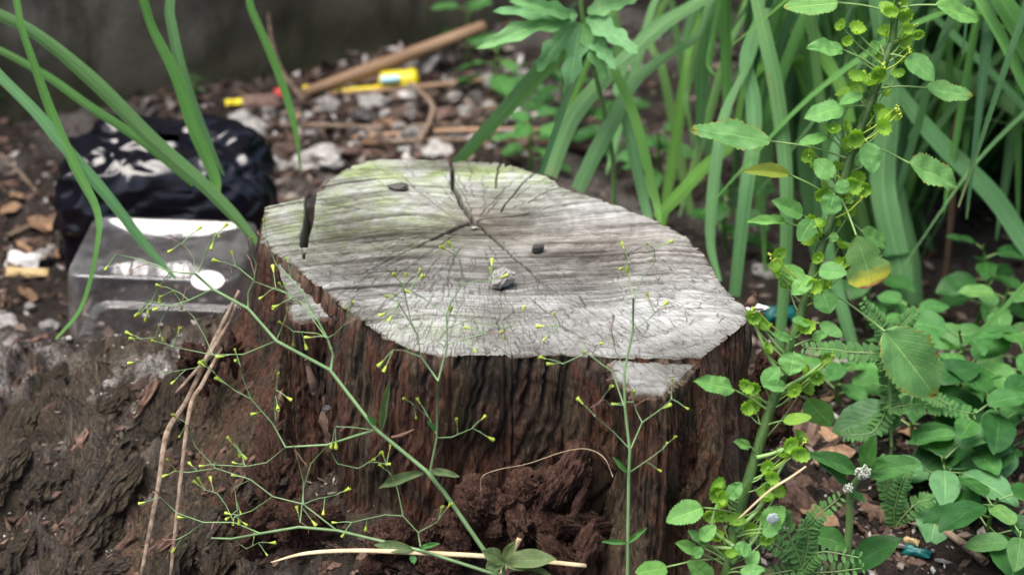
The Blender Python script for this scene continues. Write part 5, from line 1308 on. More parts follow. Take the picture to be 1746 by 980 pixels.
# white flowered weed
def wf_y(py): return -0.13
wp = at_y(1440, 975, wf_y(0)); wp.z = gz(wp.x, wp.y)
wf = thing('white_flowered_weed', wp, 'short weed with a white flower head between four pointed leaves', 'weed')
tube('stem', [wp - Vector((0, 0, .005)), at_y(1448, 900, -.13), at_y(1450, 840, -.13), at_y(1470, 806, -.13)], [0.0036, 0.0034, 0.0026], M['petiole'], wf, 8, 16)
for b, t, w, kk in [((1468, 808), (1567, 784), 46, 'leaf_mid'), ((1464, 806), (1386, 769), 34, 'leaf_mid'), ((1474, 800), (1487, 747), 34, 'leaf_mid'), ((1446, 826), (1402, 782), 30, 'leaf_dark'), ((1450, 838), (1476, 852), 16, 'leaf_dark'), ((1446, 968), (1530, 915), 56, 'leaf_dark'), ((1445, 930), (1380, 905), 44, 'leaf_mid'), ((1470, 805), (1510, 785), 20, 'leaf_mid'), ((1440, 760), (1385, 758), 10, 'leaf_mid')][:8]:
    put_leaf(wf, LV['la'][RND.randint(0, 2)], M[kk], at_y(*b, -.133), at_y(*t, -.145), w * MPP, (RND.uniform(-.25, .25), -.6, .8))
def floret_head(px, py, y, rad, n):
    geos = []
    c = np.array(at_y(px, py, y))
    for q in range(n):
        d = NPR.normal(size=3); d /= np.linalg.norm(d); d[1] = -abs(d[1])
        P = c + d * rad * NPR.rand() ** .35
        r = rad * 0.22
        geos.append((np.array([(r, 0, 0), (-r, 0, 0), (0, r, 0), (0, -r, 0), (0, 0, r), (0, 0, -r)]) + P, [(0, 2, 4), (2, 1, 4), (1, 3, 4), (3, 0, 4), (2, 0, 5), (1, 2, 5), (3, 1, 5), (0, 3, 5)]))
    return join(geos)
for a in [(1471, 803, -.140, 0.0066, 90), (1446, 830, -.138, 0.0048, 50)]:
    V, F = floret_head(*a)
    link('flower_head', mesh('flower_head', V, F), M['white_flower'], wf)
# leaflet sprays (phyllanthus-like)
def spray(name, base_px, y, rachises, label, group, scale=1.0, grounded=True):
    p = at_y(*base_px, y); g = gz(p.x, p.y)
    t = thing(name, (p.x, p.y, g), label, 'weed', group)
    tube('stem', [Vector((p.x, p.y, g - .004)), Vector((p.x, p.y, g)).lerp(p, .5), p], [0.0018, 0.0014], M['wisp'], t, 6, 8)
    for pts in rachises:
        P = [p] + [at_y(a, b, y - 0.012 * (k + 1) / len(pts)) for k, (a, b) in enumerate(pts)] if math.hypot(pts[0][0] - base_px[0], pts[0][1] - base_px[1]) > 3 else [at_y(a, b, y - 0.012 * k / len(pts)) for k, (a, b) in enumerate(pts)]
        C = catmull(P, 60)
        ra = tube('rachis', P, [0.0011, 0.0005], M['petiole'], t, 5, 14)
        tot = np.linalg.norm(np.diff(C, axis=0), axis=1).sum()
        n = int(tot / (0.0040 * scale))
        for k in range(3, n + 1):
            i = min(59, int(59 * k / n)); s0 = Vector(C[i]); d = Vector(C[min(59, i + 1)] - C[max(0, i - 1)]).normalized()
            side = d.cross(Vector((0, -.6, .8))).normalized()
            for sg in (-1, 1):
                v = (side * sg + d * 0.35 + Vector((0, 0, RND.uniform(-.2, .2)))).normalized()
                L = 0.0088 * scale * RND.uniform(.8, 1.1) * (1 - 0.45 * abs(2 * k / n - 1) ** 3)
                o = link('leaflet', LV['tiny'][0], None, ra, Matrix.Identity(4))
                mw, _ = leaf_matrix(s0 + v * .0008, s0 + v * (L + .0008), L * .52, (RND.uniform(-.3, .3), -.6, .8))
                o.matrix_basis = mw
LV['tiny'][0].materials.append(M['leaf_tiny'])
SP = 'feathery leaflet weeds'
spray('feathery_weed', (1362, 985), -0.20, [[(1362, 985), (1350, 950), (1300, 915), (1240, 893)], [(1365, 960), (1340, 900), (1332, 870)], [(1368, 950), (1385, 890), (1432, 848)], [(1370, 965), (1400, 940), (1465, 950)], [(1366, 975), (1410, 975), (1470, 968)], [(1372, 955), (1378, 915), (1372, 885)], [(1368, 970), (1330, 975), (1290, 985)]], 'bright feathery weed with paired leaflets at the bottom right of the stump', SP)
spray('feathery_weed', (1520, 760), 0.02, [[(1520, 760), (1515, 650), (1508, 570), (1472, 515)], [(1512, 620), (1450, 600), (1370, 592)], [(1514, 610), (1535, 560), (1562, 530)], [(1518, 690), (1490, 735), (1440, 742)], [(1516, 650), (1560, 660), (1620, 690)], [(1518, 700), (1580, 690), (1660, 705)], [(1516, 640), (1512, 600), (1508, 630)]], 'blurred feathery weed standing behind the big browned leaf', SP, 1.1)
spray('feathery_weed', (1530, 930), -0.02, [[(1530, 930), (1520, 870), (1510, 820), (1500, 780)], [(1526, 900), (1560, 860), (1590, 850)], [(1524, 880), (1535, 830), (1550, 800)]], 'dim feathery weed right of the white flowered weed', SP, 1.0)

# ------------------------------------------------------------------ litter
# black plastic bag
def bag():
    nu, nv = 150, 90
    u = np.linspace(0, 2 * math.pi, nu, endpoint=False); v = np.linspace(0.02, math.pi - 0.02, nv)
    U, V = np.meshgrid(u, v, indexing='ij')
    x, y, z = np.cos(U) * np.sin(V), np.sin(U) * np.sin(V), np.cos(V)
    sg = lambda t, e: np.sign(t) * np.abs(t) ** e
    x, y, z = sg(x, .6), sg(y, .6), sg(z, .7)
    wx = x + .25 * fbm3(x * 1.5, y * 1.5, z * 1.5, 2, 91); wz = z + .25 * fbm3(x * 1.5 + 5, y * 1.5, z * 1.5, 2, 92)
    r1 = 1 - np.abs(noise3(wx * 2.2 + wz * 1.2, y * 2.0, wz * 1.3, 93)) * 2.2
    r2 = 1 - np.abs(noise3(wx * 5.5 - wz * 3.5, y * 4, wz * 2.0 + wx, 94)) * 2.2
    r3 = 1 - np.abs(noise3(wx * 4 + wz * 7, y * 5, wz * 3, 95)) * 2.2
    f = 1 + 0.085 * r1 + 0.032 * r2 + 0.012 * r3
    P = np.stack([x * f * 0.118, y * f * 0.085, z * f * 0.088], -1)
    return quads_mesh('plastic_bag', P.reshape(-1, 3), grid_faces(nu, nv, cu=True), True)
bp = at_y(283, 290, 0.62)
bo = link('plastic_bag', bag(), M['bag'])
bo.location = (bp.x, bp.y, gz(bp.x, bp.y) + 0.062); bo.rotation_euler = (math.radians(14), math.radians(4), math.radians(8))
tag(bo, 'crumpled shiny black plastic bag on the ground left of the stump', 'plastic bag')
# clear container
def rbox(sx, sy, sz, r, taper=0.0, n=6):
    """rounded box shell with open bottom, as profile rings"""
    ring = []
    for cx, cy, a0 in ((sx - r, sy - r, 0), (-sx + r, sy - r, 1), (-sx + r, -sy + r, 2), (sx - r, -sy + r, 3)):
        for k in range(n):
            a = (a0 + k / (n - 1)) * math.pi / 2
            ring.append((cx + r * math.cos(a), cy + r * math.sin(a)))
    return np.array(ring)
ctr = at_y(290, 480, 0.385)
cx0, cy0 = ctr.x, 0.385
cz0 = gz(cx0, cy0) - 0.006
crot = Matrix.Translation((cx0, cy0, cz0)) @ Matrix.Rotation(math.radians(-5), 4, 'Z') @ Matrix.Rotation(math.radians(7), 4, 'X')
ct = thing('clear_container', (cx0, cy0, cz0), 'clear plastic food container lying upside down left of the stump', 'container')
base_c = rbox(0.090, 0.062, 0, 0.016)
base_r = poly_at([(*q, 0) for q in np.vstack([base_c, base_c[:1]])], 241)[:-1, :2]
ribs = 1 + 0.012 * np.sign(np.sin(np.arange(240) / 240 * 2 * math.pi * 34)) * np.abs(np.sin(np.arange(240) / 240 * 2 * math.pi * 34)) ** .5
zs = [0.0, 0.0, 0.003, 0.005, 0.012, 0.022, 0.06, 0.100, 0.108, 0.115, 0.1182, 0.119, 0.119, 0.116, 0.116]
sc_ = [1.06, 1.14, 1.14, 1.06, 1.05, 1.045, 1.02, 0.99, 0.985, 0.98, 0.97, 0.955, 0.88, 0.86, 0.02]
rb_ = [0, 0, 0, 0, 0, 1, 1, 1, 0, 0, 0, 0, 0, 0, 0]
Vc = np.concatenate([np.stack([base_r[:, 0] * k * (ribs if q else 1), base_r[:, 1] * k * (ribs if q else 1), np.full(len(base_r), z)], -1) for z, k, q in zip(zs, sc_, rb_)])
me = quads_mesh('tub', Vc, grid_faces(len(zs), len(base_r), cv=True), True)
tub = link('tub', me, M['clear'], ct); tub.matrix_basis = crot
# raised ridge round the base of the tub
Vr, Fr = tube_geo([(*q, 0.004) for q in np.vstack([base_r, base_r[:1]]) * 1.145], 0.0016, 6, 241, False)
rg = link('rim', mesh('rim', Vr, Fr), M['clear'], ct); rg.matrix_basis = crot
# round white sticker on the front wall
sp = at_y(354, 478, 0.280)
th = np.arange(28) * 2 * math.pi / 28
Vd = [(0, 0, 0)] + [(0.0165 * math.cos(a), 0, 0.0098 * math.sin(a)) for a in th] + [(0.0165 * math.cos(a), 0.001, 0.0098 * math.sin(a)) for a in th]
Fd = [(0, 1 + (k + 1) % 28, 1 + k) for k in range(28)] + [(1 + k, 1 + (k + 1) % 28, 29 + (k + 1) % 28, 29 + k) for k in range(28)]
sk = link('sticker', mesh('sticker', Vd, Fd, False), M['disc'], ct)
sk.matrix_basis = Matrix.Translation(sp) @ Matrix.Rotation(math.radians(-28), 4, 'X')

# sticks and canes
def stick(name, pts, r, mat, label, cat='stick', ys=None, group=None, sides=7, lift=0.004):
    if ys is None:
        P = [on_ground(a, b, lift) for a, b in pts]
    else:
        P = [at_y(a, b, y) for (a, b), y in zip(pts, ys)]
    o = tube(name, P, r, M[mat], None, sides, max(8, 5 * len(P)))
    return tag(o, label, cat, group)
G5 = 'dry sticks on the litter behind the stump'
stick('bamboo_cane', [(515, 160), (620, 122), (720, 85), (825, 45)], [0.007, 0.010, 0.010, 0.009], 'bamboo', 'long brown bamboo cane slanting along the foot of the wall', ys=(1.16, 1.20, 1.24, 1.28), group=G5)
stick('dry_reed', [(560, 166), (700, 155), (835, 140)], [0.004, 0.0045, 0.004], 'bamboo', 'thin tan reed under the yellow wrapper', group=G5)
stick('dry_reed', [(415, 222), (520, 218), (660, 222), (830, 212)], [0.003, 0.0035, 0.0028], 'drystalk', 'long thin straw coloured reed across the rubble', group=G5)
stick('dry_reed', [(600, 240), (760, 228), (960, 226)], [0.003, 0.004, 0.003], 'bamboo', 'long tan reed running right towards the grass', group=G5)
stick('dry_reed', [(650, 247), (790, 243), (860, 240)], [0.004, 0.004, 0.003], 'drystalk', 'short brown reed close behind the stump', group=G5)
stick('bent_stalk', [(700, 165), (735, 200), (735, 225), (715, 268)], [0.003, 0.0035, 0.003], 'drystalk', 'bent tan stalk kinked over the rubble behind the stump', group=G5, lift=0.02)
stick('wall_twig', [(457, 20), (465, 80), (482, 125), (515, 168)], [0.0022, 0.003, 0.004], 'drystalk', 'thin grey twig leaning against the wall', ys=(1.12, 1.11, 1.10, 1.09), group=G5)
stick('bark_strip', [(880, 246), (950, 250), (1010, 262)], [0.006, 0.008, 0.006], 'flake', 'brown bark strip behind the right of the stump', 'stick', group=G5)
stick('dry_twig', [(0, 268), (35, 300), (65, 335)], [0.003, 0.002], 'drystalk', 'dark twig at the left edge beside the bag', group='dry twigs at the left')
stick('dry_twig', [(10, 410), (70, 385), (125, 378)], [0.004, 0.003], 'drystalk', 'pale twig left of the clear container', group='dry twigs at the left')
stick('dry_twig', [(1560, 880), (1630, 925), (1680, 965)], [0.003, 0.004], 'drystalk', 'brown stick on the soil at the lower right', group='dry twigs at the right')
stick('dry_twig', [(1640, 790), (1720, 830), (1760, 860)], [0.003, 0.003], 'drystalk', 'brown twig under the weeds at the right edge', group='dry twigs at the right')
# dry stalks and straw in front of the stump
def flat_strip(name, pts, w, mat, label, cat, ys, group=None):
    P = [at_y(a, b, y) for (a, b), y in zip(pts, ys)]
    geo_t = ribbon_mesh(name, P, [q * MPP for q in w], 0.25, 0.25, 6 * len(P))
    o = link(name, geo_t, M[mat])
    md = o.modifiers.new('thick', 'SOLIDIFY'); md.thickness = 0.0012; md.offset = -1
    return tag(o, label, cat, group)
flat_strip('pale_straw', [(462, 958), (520, 943), (600, 938), (700, 941), (850, 949), (1000, 964)], (2, 6, 7, 8, 8, 7), 'straw', 'long pale straw lying across the bottom of the stump', 'straw', (-.225, -.232, -.236, -.238, -.240, -.236))
flat_strip('pale_straw', [(886, 918), (872, 945), (855, 980)], (9, 10, 9), 'straw', 'short pale straw standing over the long straw', 'straw', (-.243, -.245, -.25))
flat_strip('dry_stalk', [(408, 495), (370, 572), (320, 680), (285, 738), (270, 830), (240, 985)], (6, 9, 9, 11, 9, 7), 'drystalk', 'thick bent dry stalk hanging down the left bank', 'stalk', (.0, -.02, -.05, -.085, -.115, -.15), 'dry stalks on the left bank')
flat_strip('dry_stalk', [(378, 592), (345, 655), (325, 692), (310, 800), (290, 990)], (6, 8, 8, 7, 6), 'drystalk', 'thin pale dry stalk right beside the bent one', 'stalk', (-.02, -.05, -.075, -.115, -.155), 'dry stalks on the left bank')
flat_strip('dry_stalk', [(405, 520), (360, 600), (300, 670)], (5, 8, 5), 'drystalk', 'short dry fibre crossing the top of the bent stalk', 'stalk', (.0, -.03, -.05), 'dry stalks on the left bank')
tag(tube('fine_root', [at_y(a, b, y) for a, b, y in [(820, 835, -.212), (822, 812, -.212), (850, 800, -.212), (900, 790, -.212), (960, 770, -.215), (1000, 765, -.222), (1030, 780, -.232), (1045, 812, -.236)]], [0.00022, 0.0003], M['straw'], None, 5, 40), 'hair thin pale root curling over the stump front', 'root')
flat_strip('dry_stalk', [(1258, 885), (1310, 838), (1350, 812), (1374, 795)], (3, 4, 4, 3), 'straw', 'thin pale stalk slanting beside the copperleaf stem', 'stalk', (-.25, -.25, -.25, -.25))

# plastic scraps
def crumple(name, px, py, y, sx, sz, mat, label, seed, rz=0.0, depth=0.012, rx=0.5, cat='wrapper', amp=0.012, ground=True):
    nu, nv = 22, 14
    u, v = np.meshgrid(np.linspace(-.5, .5, nu), np.linspace(-.5, .5, nv), indexing='ij')
    hgt = min(amp, 0.16 * min(sx, sz)) * fbm2(u * 3 + seed, v * 3, 3, seed)
    w = 1 + .18 * noise2(u * 4 + seed, v * 0 + 2, seed)
    top = np.stack([u * sx, v * sz * w, hgt + depth * (1 - (2 * u) ** 4) * (1 - (2 * v) ** 4)], -1)
    bot = top.copy(); bot[..., 2] = hgt * .5 - .001
    P = np.concatenate([top, bot[:, ::-1]], 1)
    o = link(name, quads_mesh(name, P.reshape(-1, 3), grid_faces(nu, P.shape[1], cv=True), True), M[mat])
    p = on_ground(px, py) if ground else at_y(px, py, y)
    o.location = p + Vector((0, 0, 0.004 + sz * .5 * math.sin(rx)))
    o.rotation_euler = (rx, 0, rz)
    return tag(o, label, cat)
# the yellow packet: slim strip, broad end and blue patch
yp = on_ground(640, 158, 0.02)
yt = thing('yellow_packet', yp, 'bright yellow plastic packet with pale blue patch by the cane', 'packet')
def slab(name, p0, p1, w, h, mat, par, seed):
    n = 18
    t = np.linspace(0, 1, n); C = np.array(p0)[None] * (1 - t[:, None]) + np.array(p1)[None] * t[:, None]
    th = np.arange(10) * 2 * math.pi / 10
    r = 1 + .10 * noise2(t[:, None] * 6 + seed, np.cos(th)[None] * 1.5, seed)
    cap = np.clip(np.minimum(t, 1 - t) / .06, 0.35, 1)[:, None]
    V = np.stack([np.broadcast_to(C[:, None, 0], r.shape), C[:, None, 1] + np.cos(th)[None] * w * .5 * r * cap, C[:, None, 2] + np.sin(th)[None] * h * .5 * r * cap], -1)
    F = [tuple(int(k) for k in f) for f in grid_faces(n, 10, cv=True)] + [tuple(range(10)), tuple(range((n - 1) * 10, n * 10))[::-1]]
    return link(name, mesh(name, V.reshape(-1, 3), F), M[mat], par)
yy = yp.y - 0.03
slab('strip', at_y(566, 160, yy - .01), at_y(650, 152, yy), .016, .011, 'yellow', yt, 3)
slab('broad_end', at_y(645, 144, yy), at_y(714, 138, yy + .01), .03, .034, 'yellow', yt, 5)
slab('blue_patch', at_y(648, 137, yy - .012), at_y(682, 134, yy - .012), .012, .012, 'skyblue', yt, 8)
crumple('wrapper', 406, 180, 0, .034, .010, 'yellow', 'small folded yellow wrapper left of the red scrap', 12, .3, .002, .35)
crumple('wrapper', 477, 168, 0, .018, .014, 'red', 'small red plastic scrap behind the rubble', 13, .1, .006, .4)
crumple('wrapper', 525, 163, 0, .015, .013, 'yellow', 'round yellow scrap at the left end of the cane', 14, .4, .007, .4)
crumple('wrapper', 620, 140, 0, .07, .02, 'stone_red', 'dull red wrapper strip behind the yellow packet', 19, .2, .004, .4)
crumple('wrapper', 445, 182, 0, .05, .022, 'stone_red', 'brownish red wrapper beside the yellow folded scrap', 20, .2, .006, .4)
crumple('paper_scrap', 40, 458, 0, .04, .022, 'paper', 'white crumpled paper scrap at the left edge', 15, -.2, .008, .5, 'paper')
crumple('card_scrap', 45, 473, 0, .05, .012, 'tan', 'tan card strip under the white paper scrap', 16, -.05, .004, .4, 'card')
crumple('wrapper', 1330, 548, 0, .035, .02, 'teal', 'teal plastic scrap behind the right corner of the stump', 17, .2, .006, .6)
crumple('wrapper', 1562, 950, 0, .024, .009, 'teal', 'green plastic scrap on the soil at the lower right', 18, -.4, .004, .5)
crumple('wrapper', 1552, 932, 0, .014, .006, 'tan', 'dull tan scrap above the green one at the lower right', 22, -.4, .004, .5)
crumple('wrapper', 1625, 575, 0, .012, .012, 'yellow', 'small yellow scrap under the grass at the right', 23, .4, .004, .5)
crumple('paper_scrap', 292, 683, 0, .016, .010, 'stone_pale', 'torn white flake on the left bank near the dry stalks', 24, .3, .001, .7, 'paper', amp=.004)
crumple('paper_scrap', 215, 668, 0, .018, .008, 'paper', 'bright white strip on the left bank', 25, -.5, .001, .7, 'paper', amp=.003)
crumple('paper_scrap', 182, 945, 0, .013, .004, 'paper', 'thin white splinter low on the left bank', 26, -.7, .001, .7, 'paper', amp=.002)

# rubble
ST = {'pale': M['stone_pale'], 'grey': M['stone_grey'], 'red': M['stone_red'], 'dark': M['stone_dark']}
def stone(px, py, wpx_, kind, label, group, k, flat=.65):
    p = on_ground(px, py)
    sz = wpx_ * .5 * ((p - CAM).length / FPX)
    o = link('rubble_stone', mat_copy(stoneA[k % 7], ST[kind]))
    o.location = p + Vector((0, 0, sz * flat * .35)); o.scale = (sz, sz * .85, sz * flat); o.rotation_euler = (RND.uniform(-.3, .3), RND.uniform(-.3, .3), RND.uniform(0, 6.28))
    return tag(o, label, 'stone', group)
GR = 'rubble stones between the stump and the wall'
for k, (px, py, w, kd, lb_) in enumerate([
        (548, 282, 105, 'pale', 'largest pale stone close behind the stump left rim'), (440, 292, 90, 'pale', 'broad pale stone just right of the black bag'), (435, 228, 66, 'pale', 'pale block beside the bag below the reeds'), (490, 262, 60, 'red', 'reddish stone above the two broad pale stones'),
        (635, 182, 60, 'pale', 'pale stone right below the yellow packet strip'), (725, 118, 80, 'grey', 'big grey stone at the wall behind the yellow packet'), (745, 262, 66, 'pale', 'whitish stone at the back rim of the stump'), (690, 262, 36, 'pale', 'small whitish stone left of the one at the back rim'),
        (625, 205, 52, 'dark', 'dark stone in the middle of the rubble'), (680, 200, 56, 'red', 'brick red stone in the middle of the rubble'), (760, 205, 70, 'red', 'flat reddish stone near the bent stalk'), (795, 195, 46, 'pale', 'pale stone under the green blade at the right of the rubble'),
        (560, 185, 56, 'grey', 'grey stone below the left end of the yellow strip'), (770, 150, 40, 'grey', 'small grey stone near the far end of the reed'), (520, 205, 36, 'pale', 'small pale stone on the left of the rubble'), (600, 265, 50, 'red', 'reddish stone touching the biggest pale stone'),
        (70, 440, 52, 'grey', 'flat grey stone above the paper scrap'), (10, 555, 60, 'grey', 'grey stone cut by the left edge above the bank'), (85, 560, 40, 'grey', 'dull grey stone behind the ash on the bank'), (700, 235, 40, 'grey', 'grey stone between the reeds'),
        (1310, 470, 60, 'grey', 'grey stone in the shade behind the right of the stump'), (1430, 620, 50, 'grey', 'grey stone under the copperleaf leaves')]):
    stone(px, py, w, kd, lb_, GR, k)
def visible_spot(x0, x1, y0, y1):
    for _ in range(60):
        px, py = RND.uniform(x0, x1), RND.uniform(y0, y1)
        if 440 < px < 1285 and 265 < py: continue
        return px, py
for k in range(120):
    px, py = RND.uniform(400, 900), RND.uniform(120, 300)
    if px > 560 and py > 268: continue
    if py < 200 - (px - 400) * .22: continue
    kd = RND.choice(['pale', 'pale', 'grey', 'grey', 'grey', 'red', 'dark'])
    stone(px, py, RND.uniform(12, 44), kd, 'small ' + {'pale': 'whitish', 'grey': 'grey', 'red': 'reddish', 'dark': 'blackish'}[kd] + ' rubble stone ' + ('beside the black bag' if px < 540 else 'below the yellow packet' if px < 700 else 'near the lobed leaf weed'), GR + ' (small)', k, .6)
for k in range(26):
    px, py = RND.uniform(0, 130), RND.uniform(240, 590)
    stone(px, py, RND.uniform(10, 26), RND.choice(['grey', 'red', 'dark', 'pale']), 'small stone on the bare soil ' + ('left of the black bag' if py < 360 else 'beside the container top' if py < 480 else 'beside the container foot'), 'small stones at the left', k, .6)
for k, (px, py, w, lb_) in enumerate([(236, 797, 26, 'round white pebble low on the left bank beside the dry stalk'), (184, 790, 16, 'small white pebble left of the round white one'), (130, 735, 11, 'tiny white pebble high on the left bank'), (152, 757, 9, 'tiny white grain on the left bank'), (55, 875, 18, 'pale pebble at the far left of the bank'), (190, 757, 10, 'tiny white grain above the small white pebble'), (118, 578, 14, 'white pebble at the foot of the clear container'), (527, 922, 12, 'small white pebble at the bottom under the wispy weed')]):
    stone(px, py, w, 'pale', lb_, 'white pebbles on the left bank', k, .9)
# wood flakes
def flake_mesh(seed):
    rs_ = np.random.RandomState(seed)
    nu, nv = 12, 5
    u, v = np.meshgrid(np.linspace(0, 1, nu), np.linspace(-1, 1, nv), indexing='ij')
    w = (0.16 + .10 * rs_.rand()) * np.interp(u, [0, .12, .5, .85, 1], [.3, .9, 1, .8, .15]) * (1 + .35 * noise2(u * 7 + seed, np.sign(v), seed))
    z = .10 * (u - .5) ** 2 * rs_.uniform(-2, 2) + .06 * fbm2(u * 5 + seed, v * 2, 3, seed)
    top = np.stack([u - .5, v * w + .06 * noise2(u * 3 + seed, v * 0, seed + 1), z + .05 * (1 - v ** 2)], -1)
    bot = top.copy(); bot[..., 2] = z - .045
    P = np.concatenate([top, bot[:, ::-1]], 1)
    me = quads_mesh('wood_flake', P.reshape(-1, 3), grid_faces(nu, P.shape[1], cv=True), False)
    me.materials.append(M['flake']); return me
flakes = [flake_mesh(500 + k) for k in range(8)]
def flake(px, py, ln, label, group, rz=None, tilt=.3, k=0, wd=1.0):
    p, nv_ = on_surface(px, py)
    L = ln * ((p - CAM).length / FPX)
    o = link('wood_flake', flakes[k % 8])
    o.scale = (L, L * wd, L)
    o.location = p + nv_ * (L * .04)
    q = nv_.to_track_quat('Z', 'Y').to_matrix().to_4x4()
    o.rotation_euler = (q @ Matrix.Rotation(RND.uniform(0, 6.28) if rz is None else rz, 4, 'Z') @ Matrix.Rotation(RND.uniform(-tilt, tilt), 4, 'Y') @ Matrix.Rotation(RND.uniform(-tilt, tilt) * 1.5, 4, 'X')).to_euler()
    return tag(o, label, 'wood flake', group)
GF = 'reddish wood chips at the right foot of the stump'
for k, (px, py, ln, rz, lb_) in enumerate([(1390, 740, 150, .9, 'largest reddish wood chunk behind the copperleaf stem'), (1345, 760, 90, .6, 'reddish chunk against the copperleaf stem'), (1425, 770, 80, .3, 'pale pink chip left of the white flowered weed'), (1370, 820, 80, 1.2, 'brown chip under the pale slanting stalk'), (1360, 855, 100, .5, 'broad pinkish chip behind the froth covered leaf'),
        (1470, 905, 60, 1.4, 'pale upright chip right of the green stem'), (1480, 870, 70, .4, 'brown chip right of the flowered weed stem'), (1420, 830, 70, 2.2, 'brown chip behind the flowered weed stem'), (1500, 930, 60, .2, 'brown chip under the big dark leaf'), (1400, 690, 70, .1, 'shaded chip behind the copperleaf leaves')]):
    flake(px, py, ln, lb_, GF, rz, .4, k, 1.3)
def band(v, cuts, words):
    for c, w in zip(cuts, words):
        if v < c: return w
    return words[-1]
for k in range(46):
    px, py = RND.uniform(1290, 1560), RND.uniform(640, 980)
    flake(px, py, RND.uniform(20, 60), 'small reddish wood chip on the soil ' + band(py, (760, 870), ('behind the copperleaf stem', 'around the white flowered weed', 'under the bright feathery weed')), GF + ' (small)', None, .5, k)
for k in range(70):
    px, py = RND.uniform(0, 440), RND.uniform(620, 985)
    flake(px, py, RND.uniform(14, 44), 'small wood flake ' + band(px, (150, 290), ('at the far left', 'in the middle', 'near the dry stalks')) + band(py, (740, 860), (' high on the rotten bank', ' halfway down the rotten bank', ' low on the rotten bank')), 'wood flakes on the left bank', RND.gauss(1.0, .4), .35, k, .6)
for k in range(46):
    px, py = RND.uniform(20, 560), RND.uniform(650, 985)
    flake(px, py, RND.uniform(50, 120), 'long dark splinter lying ' + band(px, (150, 300, 420), ('at the far left', 'in the middle', 'near the dry stalks', 'beside the stump')) + band(py, (760, 880), (' high on the rotten bank', ' halfway down the rotten bank', ' low on the rotten bank')), 'long splinters on the left bank', RND.gauss(1.05, .3), .25, k, .42)
for k in range(44):
    px, py = RND.uniform(440, 1130), RND.uniform(905, 985)
    flake(px, py, RND.uniform(18, 55), 'small wood flake in the debris under the ' + band(px, (620, 780, 950), ('bark slab of the stump', 'left of the stump front', 'middle of the stump front', 'low step of the stump')), 'wood flakes at the stump foot', RND.gauss(1.0, .8), .6, k)
for k in range(34):
    px, py = RND.uniform(0, 130), RND.uniform(230, 590)
    flake(px, py, RND.uniform(14, 50), 'small brown wood chip on the bare soil ' + band(py, (360, 480), ('left of the black bag', 'beside the container top', 'beside the container foot')), 'chips at the left', None, .5, k)
for k in range(40):
    px, py = RND.uniform(400, 880), RND.uniform(150, 285)
    if px > 560 and py > 268: continue
    if py < 205 - (px - 400) * .22: continue
    flake(px, py, RND.uniform(20, 60), 'small brown chip among the rubble ' + band(px, (540, 680), ('beside the black bag', 'below the yellow packet', 'near the lobed leaf weed')), 'chips among the rubble', None, .4, k)
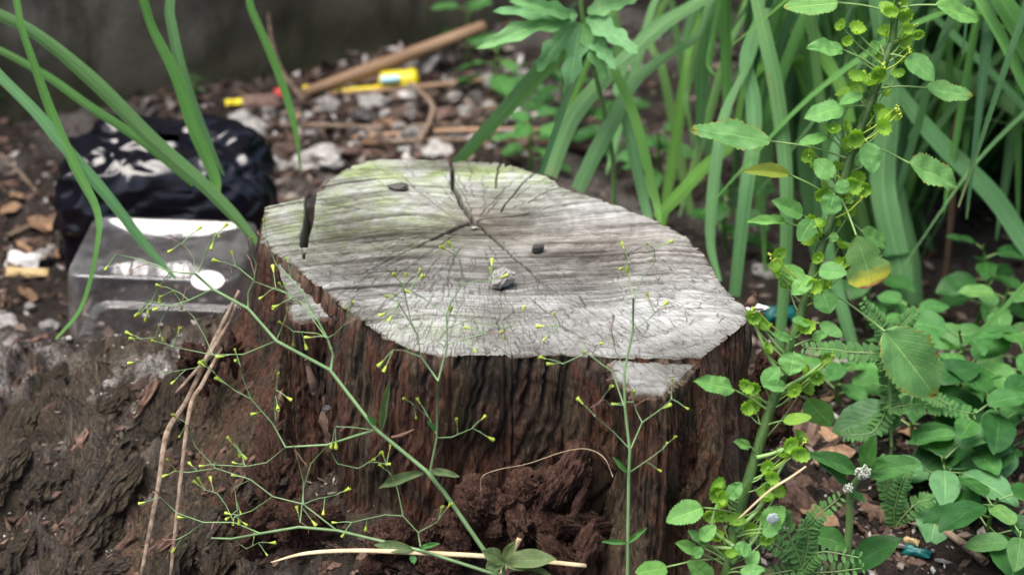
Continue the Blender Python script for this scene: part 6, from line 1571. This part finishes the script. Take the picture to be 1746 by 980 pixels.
# dead leaves
for k in range(34):
    x0, x1, y0, y1 = [(400, 950, 180, 280), (0, 130, 240, 560), (1320, 1740, 620, 960)][k % 3]
    px, py = RND.uniform(x0, x1), RND.uniform(y0, y1)
    if 560 < px < 1290 and py > 266: continue
    p = on_ground(px, py, .004)
    a = RND.uniform(0, 6.28); L = RND.uniform(.02, .045)
    mw, _ = leaf_matrix(p, p + Vector((math.cos(a) * L, math.sin(a) * L, RND.uniform(0, .012))), L * .5, (RND.uniform(-.4, .4), RND.uniform(-.4, .4), 1))
    o = link('dead_leaf', mat_copy(LV['ov'][k % 9], M['deadleaf'])); o.matrix_basis = mw
    tag(o, 'curled brown dead leaf ' + [band(px, (540, 700), ('among the rubble beside the black bag', 'among the rubble below the yellow packet', 'near the lobed leaf weed')), band(py, (350, 460), ('on the soil left of the black bag', 'on the soil beside the container top', 'on the soil beside the container foot')), band(px, (1460, 1600), ('near the copperleaf stem', 'around the white flowered weed', 'under the weeds by the right edge'))][k % 3], 'dead leaf', 'dead leaves ' + ['in the rubble', 'at the left', 'at the right'][k % 3])

# fine crumbs nobody could count
def crumbs(n, x0, x1, y0, y1, smin, smax, seed):
    r = np.random.RandomState(seed)
    x, y = r.uniform(x0, x1, n), r.uniform(y0, y1, n)
    z = ground_z(x, y)
    L = smin * (smax / smin) ** (r.rand(n) ** 1.6); W = L * r.uniform(.25, .8, n); a = r.uniform(0, 6.28, n)
    e1 = np.stack([np.cos(a), np.sin(a), r.normal(0, .35, n)], -1); e2 = np.stack([-np.sin(a), np.cos(a), r.normal(0, .35, n)], -1)
    C = np.stack([x, y, z + L * .10], -1)
    h = np.array([0, 0, 1.0])
    q = [C - e1 * (L / 2)[:, None], C + e2 * (W / 2)[:, None] * r.uniform(.6, 1.2, (n, 1)), C + e1 * (L / 2)[:, None], C - e2 * (W / 2)[:, None] * r.uniform(.6, 1.2, (n, 1))]
    t = [p + h * (L * .16)[:, None] for p in q]
    V = np.stack(q + t, 1).reshape(-1, 3)
    k = np.arange(n)[:, None] * 8
    F = np.concatenate([k + np.array(f) for f in ([4, 5, 6, 7], [0, 1, 5, 4], [1, 2, 6, 5], [2, 3, 7, 6], [3, 0, 4, 7])])
    return V, F, np.repeat(r.rand(n), 8)
Vs, Fs, Ts, off = [], [], [], 0
for a in [(9000, -.55, .55, -.32, .35, .0015, .012, 1), (9000, -1.0, 1.2, .3, 1.5, .003, .022, 2), (4000, .18, .7, -.3, .4, .002, .016, 3), (4000, -.5, .0, .75, 1.5, .004, .026, 4), (900, -.5, -.2, -.12, .2, .001, .005, 5)]:
    V, F, t = crumbs(*a); t = t if a[-1] != 5 else 0.93 + 0.07 * t; Vs.append(V); Fs.append(F + off); Ts.append(t); off += len(V)
lit = link('litter', quads_mesh('litter', np.vstack(Vs), np.vstack(Fs), False, {'tone': np.concatenate(Ts)}), M['chip'])
lit['kind'] = 'stuff'; lit['label'] = 'fine crumbs of rotten wood, soil and grit strewn over the ground'; lit['category'] = 'litter'
